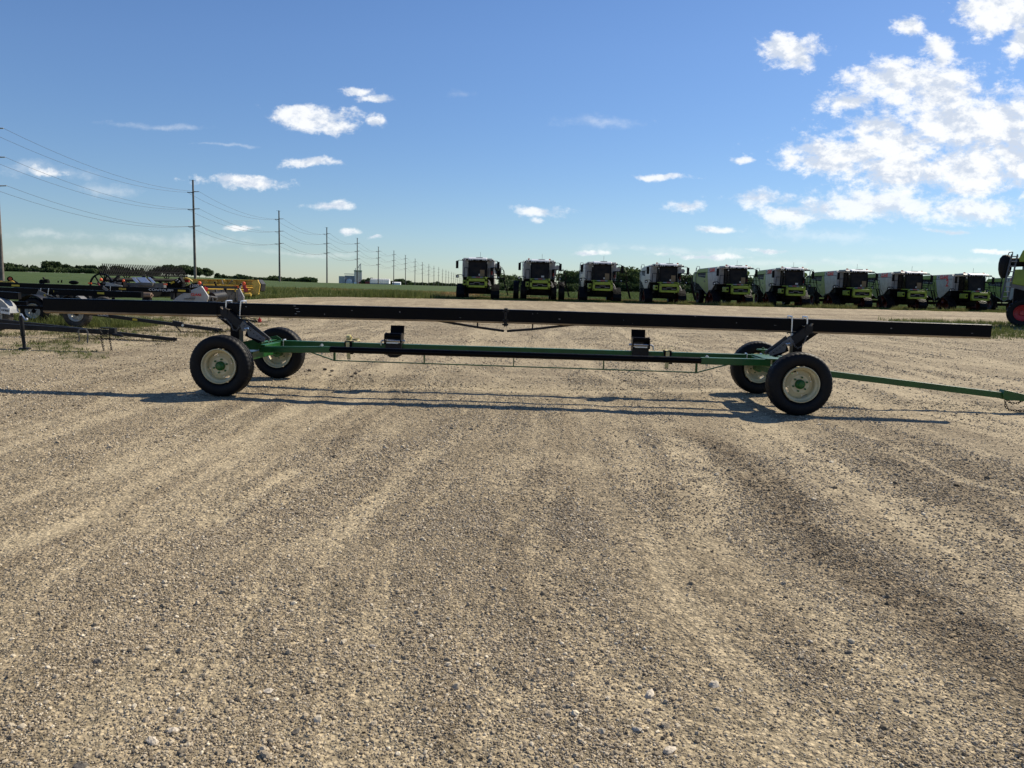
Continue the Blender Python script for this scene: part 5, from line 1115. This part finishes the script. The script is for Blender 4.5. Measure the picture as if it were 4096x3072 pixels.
leafmat('grass_green', (.05, .08, .018), (.16, .18, .06)); leafmat('grass_dry', (.10, .10, .045), (.28, .24, .12)); leafmat('grass_rough', (.06, .09, .02), (.24, .23, .09)); leafmat('crop', (.07, .11, .03), (.16, .2, .07)); leafmat('tan_stubble', (.20, .14, .06), (.36, .24, .11))
def leaves(centers, size, flat=.6):
    n = len(centers); c = np.asarray(centers); th = rng.uniform(0, 6.28, n); ph = rng.uniform(-flat, flat, n) * 1.5
    a = np.stack([np.cos(th), np.sin(th), np.sin(ph)], 1); b = np.stack([-np.sin(th) * np.sin(ph), np.cos(th) * np.sin(ph), np.cos(ph)], 1)
    s = size * rng.uniform(.6, 1.3, (n, 1)); q = np.stack([c - a * s - b * s * .6, c + a * s - b * s * .5, c + a * s * .7 + b * s, c - a * s * .8 + b * s * .7], 1)
    return q.reshape(-1, 3), np.arange(4 * n).reshape(-1, 4)
def tree_proto(kind, h, w, n, size, mat, name, label, cat='tree', grp=None):
    o = thing(name, label, cat, (0, 0, 0), 0, grp)
    tr_ = MB().tube((0, 0, 0), (0, 0, h * .55), .035 * h * .5, 7, .02 * h * .5)
    C = []
    if kind == 'cone':
        z = rng.uniform(.08, 1, n) ** .8 * h; r = (1 - z / h) * w * .5 * (.5 + .5 * rng.random(n)) + .05; a = rng.uniform(0, 6.28, n); C = np.stack([np.cos(a) * r, np.sin(a) * r, z], 1)
        tr_.tube((0, 0, h * .5), (0, 0, h), .02 * h * .5, 6, .01)
    else:
        nb = 9 if kind == 'round' else 6; pts = []
        for i in range(nb):
            a = random.uniform(0, 6.28); rr = random.uniform(.1, .36) * w; zc = random.uniform(.35, .82) * h if kind == 'round' else random.uniform(.25, .6) * h; br = random.uniform(.17, .30) * w
            bz = br * random.uniform(.7, 1.0); cc = np.array([math.cos(a) * rr, math.sin(a) * rr, min(zc, h - bz)]); tr_.tube((0, 0, h * .25), tuple(cc), .012 * h, 5, .004 * h)
            k = n // nb; d = rng.normal(size=(k, 3)); d /= np.linalg.norm(d, axis=1)[:, None]; rad_ = rng.uniform(.55, 1.05, (k, 1)); pts.append(cc + d * rad_ * np.array([br, br, bz]))
        C = np.concatenate(pts)
    C[:, 2] = np.maximum(C[:, 2], .05 * h)
    tr_.build('trunk', 'bark', o); V, F = leaves(C, size)
    me = npmesh('crown', V, F, None, {'tint': np.repeat(np.clip(rng.normal(.45, .3, len(C)), 0, 1), 4)}, smooth=False); me.materials.append(MATS[mat])
    c = bpy.data.objects.new('crown', me); COL.objects.link(c); c.parent = o
    return o
GT = 'trees of the distant grove'; GB = 'trees and bushes in the hedge behind the combines'
def place(proto, x, y, s, lab=None, first=[]):
    o = proto if proto.name not in first else copy_tree(proto)
    first.append(proto.name); o.location = (x, y, tz(x, y) - .05); k = s; o.scale = (k * random.uniform(.85, 1.2), k * random.uniform(.85, 1.2), k); o.rotation_euler = (0, 0, random.uniform(0, 6.28))
    if lab: o['label'] = lab
    return o
con = [tree_proto('cone', 7, 3.4, 700, .42, 'leaf_conifer', 'conifer_tree', 'dark pointed conifer in the distant grove', grp=GT) for i in range(2)]
dec = [tree_proto('round', 8, 8.5, 1300, .45, 'leaf_dark', 'deciduous_tree', 'dark rounded deciduous tree in the distant grove', grp=GT) for i in range(3)]
lo = [tree_proto('bush', 4.5, 6.5, 700, .40, 'leaf_mid', 'deciduous_tree', 'low pale bushy tree at the foot of the distant grove', grp=GT) for i in range(2)]
def px_at(px, Y): return at(px, 1130, Y).x
for px in np.arange(22, 182, 9): place(random.choice(con), px_at(px + random.uniform(-3, 3), 620), 620 + random.uniform(-15, 15), random.uniform(.55, .85))
for px in np.arange(24, 640, 9): place(random.choice(lo), px_at(px, 600), 600 + random.uniform(-8, 8), random.uniform(.7, 1.15))
for px, s in [(160, .75), (180, 1.1), (197, 1.25), (215, 1.3), (232, 1.25), (250, 1.0), (262, .8)]: place(random.choice(dec), px_at(px, 610), 610 + random.uniform(-8, 8), s * .88)
for px in np.arange(225, 420, 8): place(random.choice(con), px_at(px, 630), 630 + random.uniform(-8, 8), random.uniform(.72, .95))
for px in np.arange(280, 640, 11): place(random.choice(con if random.random() < .65 else dec), px_at(px, 640), 640 + random.uniform(-8, 8), random.uniform(.68, .9))
for px, s in [(640, .9), (660, 1.0), (678, 1.15), (686, 1.1), (694, 1.2), (703, 1.2), (712, 1.3), (721, 1.3), (730, 1.3), (739, 1.3), (757, 1.2), (772, 1.1), (790, .95), (807, 1.1), (822, 1.05), (748, 1.28), (766, 1.15), (778, .95), (800, 1.15), (815, 1.1), (830, .9), (845, .62), (858, .6), (872, .5)]: place(random.choice(dec), px_at(px, 560), 560 + random.uniform(-12, 12), s * .80)
hb = [tree_proto('round', 4.2, 4.6, 1500, .16, 'leaf_mid', 'hedge_tree', 'leafy grey green tree in the hedge behind the combines', grp=GB) for i in range(3)]
hb2 = [tree_proto('bush', 2.6, 3.6, 900, .15, 'leaf_dark', 'hedge_bush', 'low dark bush at the foot of the hedge behind the combines', 'bush', grp=GB) for i in range(2)]
for px, s in [(2022, .85), (2038, .6), (2062, .85), (2082, .75), (2098, .6), (2262, .95), (2280, 1.1), (2296, 1.05), (2312, 1.12), (2328, 1.0), (2470, 1.0), (2492, 1.1), (2512, 1.25), (2530, 1.15), (2548, 1.0), (2566, .9), (2760, .9), (2740, .95), (2775, .9), (3000, .9), (3110, .9), (3330, .8)]:
    Yd = 165 + random.uniform(-6, 6); place(random.choice(hb), px_at(px, Yd), Yd, s)
for px in list(range(2015, 2110, 12)) + list(range(2250, 2345, 12)) + list(range(2455, 2580, 12)) + list(range(2730, 2800, 14)) + [3005, 3020, 3100]:
    Yd = 160 + random.uniform(-5, 4); place(random.choice(hb2), px_at(px, Yd), Yd, random.uniform(.7, 1.05))
# far woods along the horizon: reads as one mass
m = []; 
for (xa, xb, Y_, h) in ((870, 1260, 1500, 6), (880, 1000, 1300, 7), (1080, 1260, 1600, 8), (1450, 1500, 1700, 14), (1560, 2000, 2600, 10), (1580, 1640, 1500, 9), (1900, 4300, 2000, 8), (-300, 60, 900, 8)):
    n = int((xb - xa) * 9); p = rng.uniform(xa, xb, n); hh = (fbm(p * .03, p * 0, 5, 4)) * 1.6 * h; zz_ = rng.uniform(0, 1, n) * hh
    for q_, z_ in zip(p, zz_): x = px_at(q_, Y_); m.append((x, Y_ + random.uniform(-20, 20), tz(x, Y_) + z_))
V, F = leaves(m, 2.2); me = npmesh('distant_woods', V, F, None, {'tint': np.repeat(rng.random(len(m)), 4)}, smooth=False); me.materials.append(MATS['leaf_dark']); o = bpy.data.objects.new('distant_woods', me); COL.objects.link(o); tag(o, 'thin dark belt of far off woods along the horizon', 'woods', kind='stuff')
# ---------------------------------------------------------------- far buildings
def gp(px, Y): x = px_at(px, Y); return Vector((x, Y, tz(x, Y)))
Ye = 2400; mpp = Ye / 3077
E0 = gp(1420, Ye); T = Th('grain_elevator', 'tall pale concrete grain elevator with silos and steel legs on the horizon', 'grain elevator', E0)
M('elev_conc', (.62, .61, .56), .85, scale=.02); M('elev_green', (.10, .22, .17), .6); M('elev_steel', (.34, .36, .38), .6, .2)
hh = lambda py: (1139 - py) * mpp
for i in range(5): T.part(MB().tube(E0 + Vector(((1420 + i * 6.2 - 1420) * mpp, (i % 2) * 3, 0)), E0 + Vector(((1420 + i * 6.2 - 1420) * mpp, (i % 2) * 3, hh(1090))), 3.2 * mpp, 14), 'silo', 'elev_conc', smooth=50)
T.part(MB().box(E0 + Vector((12 * mpp, 0, hh(1088.5))), (31 * mpp, 9, 3)), 'headhouse', 'elev_green')
for i in range(9): T.part(MB().tube(E0 + Vector(((1381 + i * 4.6 - 1420) * mpp, 2, 0)), E0 + Vector(((1381 + i * 4.6 - 1420) * mpp, 2, hh(1108))), 2.3 * mpp, 12), 'steel_bin', 'elev_steel', smooth=50)
m = MB().box(E0 + Vector((-20 * mpp, 0, hh(1102))), (44 * mpp, 3, 2))
T.part(m, 'conveyor', 'elev_steel')
for i in range(5): T.part(MB().tube(E0 + Vector(((1360 + i * 5 - 1420) * mpp, -6, 0)), E0 + Vector(((1360 + i * 5 - 1420) * mpp, -6, hh(1111))), 2.6 * mpp, 12), 'small_bin', 'elev_conc', smooth=50)
m = MB().ball(E0 + Vector((-20 * mpp, -12, 0)), (14 * mpp, 8, hh(1120)))
T.part(m, 'dome', 'elev_conc', smooth=50)
T.part(MB().box(E0 + Vector((22.5 * mpp, 0, hh(1075))), (2.6 * mpp, 2, hh(1060) - hh(1090))).box(E0 + Vector((16.5 * mpp, 0, hh(1077))), (2.2 * mpp, 2, hh(1064) - hh(1090))).bar(E0 + Vector((2 * mpp, 0, hh(1078))), E0 + Vector((2 * mpp, 0, hh(1092))), 1.5, 1.5).bar(E0 + Vector((12 * mpp, 0, hh(1076))), E0 + Vector((20 * mpp, 0, hh(1063))), 1.6, 1.6), 'elevator_leg', 'elev_steel')
T.part(MB().box(E0 + Vector((30 * mpp, -10, 3)), (24 * mpp, 6, 5)), 'red_shed', 'red_paint'); T.part(MB().box(E0 + Vector((6 * mpp, -14, 2.2)), (12 * mpp, 6, 4.4)).box(E0 + Vector((-16 * mpp, -14, 2)), (10 * mpp, 6, 4)), 'white_shed', 'fabric_white')
Yq = 1150; q0 = gp(1521, Yq); T = Th('fabric_shed', 'long white arched fabric shed beside the grain elevator', 'shed', q0); Lq = 75 / 3077 * Yq; Hq = 8.6
m = MB(); n = 11
for k in range(n):
    xa = -Lq / 2 + Lq * k / n; pf = []
    for i in range(13):
        a = math.pi * i / 12
        pf.append((math.cos(a) * 7, 1.2 + math.sin(a) ** .8 * (Hq - 1.2)))
    for sub in range(2):
        sc0, sc1 = (.975, 1.0) if sub == 0 else (1.0, .975)
        x0_, x1_ = xa + Lq / n * sub / 2, xa + Lq / n * (sub + 1) / 2
        vs = [(q0.x + x0_, q0.y + a * sc0, q0.z + b * sc0) for a, b in pf] + [(q0.x + x1_, q0.y + a * sc1, q0.z + b * sc1) for a, b in pf]
        m.add(vs, [(i, i + 1, 14 + i, 13 + i) for i in range(12)])
T.part(m, 'fabric_cover', 'fabric_translucent'); T.part(MB().prism([(q0.y + a * .97, q0.z + b * .97) for a, b in pf], 'x', q0.x + Lq / 2 - .1, q0.x + Lq / 2), 'end_wall', 'fabric_white'); T.part(MB().box(q0 + Vector((0, -6.9, .7)), (Lq, .5, 1.6)), 'base_wall', 'concrete')
def house(px, Y, w, h, lab, cat='house', col='fabric_white', roof='dark'):
    p = gp(px, Y); o = thing('farm_building' if cat != 'vehicle' else 'parked_van', lab, cat, p)
    MB().box((0, 0, h / 2), (w, w * .6, h)).build('wall', col, o)
    MB().prism([(-w * .32, h), (0, h * 1.45), (w * .32, h)], 'x', -w * .53, w * .53).build('roof', roof, o)
house(366, 640, 6.5, 2.4, 'small white building at the foot of the distant grove', 'building', 'fabric_white', 'fabric_white'); house(968, 1400, 8, 3.2, 'small white roofed building left of the power pole standing alone', 'building')
house(1587, 900, 9, 2.2, 'low white building just right of the white arched shed', 'building', 'fabric_white', 'fabric_white'); house(1473, 1300, 10, 3.6, 'red building between the elevator and the white arched shed', 'building', 'red_paint'); house(1200, 1500, 9, 3, 'tiny pale building in the thin treeline left of the elevator', 'building')
# ---------------------------------------------------------------- grass and crops (uncountable)
def blades(x, y, h, w, nb, lean, mat, name, label, cat):
    n = len(x); X_ = np.repeat(x, nb) + rng.normal(0, 1, n * nb) * np.repeat(w, nb) * 2.2; Y2 = np.repeat(y, nb) + rng.normal(0, 1, n * nb) * np.repeat(w, nb) * 2.2
    H = np.repeat(h, nb) * rng.uniform(.45, 1.1, n * nb); Wd = np.repeat(w, nb) * rng.uniform(.5, 1, n * nb) * .5; a = rng.uniform(0, 6.28, n * nb); le = rng.uniform(.1, 1, n * nb) * lean * H; b = rng.uniform(0, 6.28, n * nb)
    Z_ = np.where(np.hypot(X_, Y2) < 60, groundz(X_, Y2), terrain(X_, Y2)) - .01
    p0 = np.stack([X_ - np.cos(a) * Wd, Y2 - np.sin(a) * Wd, Z_], 1); p1 = np.stack([X_ + np.cos(a) * Wd, Y2 + np.sin(a) * Wd, Z_], 1)
    mx_ = X_ + np.cos(b) * le * .35; my_ = Y2 + np.sin(b) * le * .35
    p2 = np.stack([mx_ + np.cos(a) * Wd * .7, my_ + np.sin(a) * Wd * .7, Z_ + H * .6], 1); p3 = np.stack([mx_ - np.cos(a) * Wd * .7, my_ - np.sin(a) * Wd * .7, Z_ + H * .6], 1); p4 = np.stack([X_ + np.cos(b) * le, Y2 + np.sin(b) * le, Z_ + H], 1)
    V = np.stack([p0, p1, p2, p3, p4], 1).reshape(-1, 3); k = np.arange(n * nb) * 5
    Q = np.stack([k, k + 1, k + 2, k + 3], 1); Tr = np.stack([k + 3, k + 2, k + 4], 1)
    me = npmesh(name, V, Q, Tr, {'tint': np.repeat(np.clip(np.repeat(rng.random(n), nb) * .6 + rng.random(n * nb) * .5, 0, 1), 5)}, smooth=False); me.materials.append(MATS[mat]); o = bpy.data.objects.new(name, me); COL.objects.link(o); return tag(o, label, cat, kind='stuff')
def cand(n, x0, x1, y0, y1, prob):
    x = rng.uniform(x0, x1, n); y = rng.uniform(y0, y1, n); k = rng.random(n) < prob(x, y); return x[k], y[k]
x, y = cand(26000, -34, -7.5, 14, 42, lambda x, y: grassy(x, y) * .9)
blades(x, y, rng.uniform(.03, .12, len(x)) * (1 + .6 * (y > 20)), np.full(len(x), .016), 10, 1.5, 'grass_green', 'grass', 'ragged green weeds around the parked black trailers', 'grass')
x, y = cand(9000, -15, -8.0, 17, 30, lambda x, y: S(-14.5, -11, -x) * 0 + (fbm(x * 1.3, y * 1.3, 555, 3) > .56) * .6)
blades(x, y, rng.uniform(.04, .14, len(x)), np.full(len(x), .016), 5, .9, 'grass_dry', 'dry_grass', 'sparse dry weeds on the gravel by the trailer tongues', 'grass')
x, y = cand(2500, -18, -10.5, 22.4, 25.5, lambda x, y: S(-10.8, -12, x) * .9)
blades(x, y, rng.uniform(.12, .36, len(x)), np.full(len(x), .016), 9, .8, 'grass_green', 'tall_grass', 'tall grass tufts around the tandem wheels', 'grass')
x, y = cand(9000, 13.5, 36, 26, 44, lambda x, y: grassy(x, y) * .9)
blades(x, y, rng.uniform(.08, .28, len(x)), np.full(len(x), .025), 8, .8, 'grass_green', 'grass', 'patch of green weeds around the red-rimmed wheel of the cut-off combine', 'grass')
def edge_band(n, w): 
    x = rng.uniform(-24, 56, n); return x
n = 30000; x = rng.uniform(-26, 56, n); yb = np.interp(x, [-26, -17, -16, -14, -10, -3, 10, 22, 35, 50, 56], [48, 50, 58, 63, 66, 67.4, 69.8, 71.2, 72.6, 74, 74]); y = yb + rng.exponential(1, n) * 4.5 + .3 * (x < 15) - .6 * (x > 15) + rng.normal(0, .4, n); k = (rng.random(n) < S(.3, .55, fbm(x * .7, y * .7, 91, 3))); x, y = x[k], y[k]
blades(x, y, rng.uniform(.06, .22, len(x)) * (1 + .5 * (x < -8)), np.full(len(x), .05), 7, .8, 'grass_green', 'edge_grass', 'grass growing along the far edge of the gravel lot and under the combines', 'grass')
n = 26000; x = rng.uniform(-70, -9, n); y = rng.uniform(50, 120, n); k = (x / y > -.5) & (rng.random(n) < S(.35, .6, fbm(x * .25, y * .25, 12, 3))) & (in_lot(x, y) < .3); x, y = x[k], y[k]
hq = fbm(x * .15, y * .3, 41, 3); blades(x, y, rng.uniform(.10, .42, len(x)) * (.4 + 1.2 * hq), np.full(len(x), .07), 6, .9, 'grass_rough', 'tall_grass', 'tall rough grass between the gravel lot and the power line', 'grass')
n = 2600; x = rng.normal(-11.2, 1.6, n); y = rng.normal(67.5, 1.5, n); x2_ = rng.normal(-20.5, 3.5, n // 2); y2_ = rng.normal(69, 2.5, n // 2); x = np.concatenate([x, x2_]); y = np.concatenate([y, y2_])
blades(x, y, rng.uniform(.3, .75, len(x)), np.full(len(x), .06), 6, .4, 'grass_green', 'weed_clump', 'tall dark weed clumps at the lot edge before the first combine', 'grass')
n = 26000; x = rng.uniform(-4, 85, n); rows = 88 + np.floor(rng.uniform(0, 34, n)) * 1.8; y = rows + rng.normal(0, .15, n)
blades(x, y, rng.uniform(.15, .35, len(x)), np.full(len(x), .12), 4, 1.3, 'crop', 'crop_rows', 'rows of low green crop behind the combines', 'crop')
n = 9000; x = rng.uniform(-25, 80, n); y = rng.uniform(77, 87, n)
blades(x, y, rng.uniform(.08, .22, len(x)), np.full(len(x), .09), 4, .9, 'tan_stubble', 'dry_stubble', 'strip of dry tan stubble behind the combines', 'stubble')
n = 3000; x = rng.uniform(-30, 2, n * 2); y = rng.uniform(96, 116, n * 2)
blades(x, y, rng.uniform(.1, .3, len(x)), np.full(len(x), .12), 4, .9, 'tan_stubble', 'dry_stubble', 'strip of dry tan stubble beside the power line field', 'stubble')
n = 5000; x = rng.uniform(14, 54, n); y = np.interp(x, [10, 22, 35, 50, 56], [69.8, 71.2, 72.6, 74, 74]) - 1.9 + rng.normal(0, .4, n); k = rng.random(n) < S(.5, .65, fbm(x * .6, y * .6, 191, 3)); x, y = x[k], y[k]
blades(x, y, rng.uniform(.15, .5, len(x)), np.full(len(x), .04), 7, .8, 'grass_rough', 'weeds', 'ragged weeds in front of the tracks of the lime-sided combines', 'grass')
# larger single stones among the pebbles
bs_ = [(2855, 2735, .034, .7), (2600, 2770, .028, .8), (2290, 2645, .020, .5), (2450, 2650, .02, .5), (2158, 2685, .022, .45), (2676, 3005, .03, .8), (2660, 2900, .025, .6), (2548, 2918, .022, .75), (3163, 2803, .022, .5), (3395, 2610, .022, .2), (3970, 2725, .02, .2), (608, 2960, .028, .75), (693, 2915, .022, .85), (392, 2646, .026, .12), (585, 2870, .018, .5), (1075, 2762, .02, .8), (1060, 3025, .03, .3), (1185, 2925, .02, .25), (325, 3060, .03, .1), (1700, 2840, .018, .3), (3040, 2460, .018, .5), (2950, 2520, .018, .3), (1490, 2590, .018, .85), (546, 2390, .018, .3), (1830, 2650, .016, .9), (500, 2250, .016, .9), (1200, 1890, .014, .8), (2540, 2200, .016, .3), (2970, 2020, .016, .3), (3240, 2570, .018, .8)]
for k_, c_ in (('stone_pale', (.56, .49, .39)), ('stone_mid', (.34, .28, .20)), ('stone_dark', (.13, .115, .095))): M(k_, c_, .85, var=.25, scale=30, bump=.5, bscale=90)
for a_, b_, r_, t_ in bs_:
    p = gr(a_, b_); p.z = float(groundz(np.array([p.x]), np.array([p.y]))[0]); m = MB(); m.ball((0, 0, r_ * .10), (r_ * random.uniform(.7, 1.05), r_ * random.uniform(.45, .7), r_ * .42), 8, 5, .22)
    o = m.build('stone', 'stone_pale' if t_ > .6 else 'stone_mid' if t_ > .25 else 'stone_dark', loc=p, smooth=28); o.rotation_euler = (random.uniform(-.2, .2), random.uniform(-.2, .2), random.uniform(0, 3))
    tag(o, ('pale' if t_ > .6 else 'tan grey' if t_ > .25 else 'dark') + ' pebble larger than the gravel around it on the lot', 'stone', ('pale' if t_ > .6 else 'tan grey' if t_ > .25 else 'dark') + ' larger stones in the gravel')
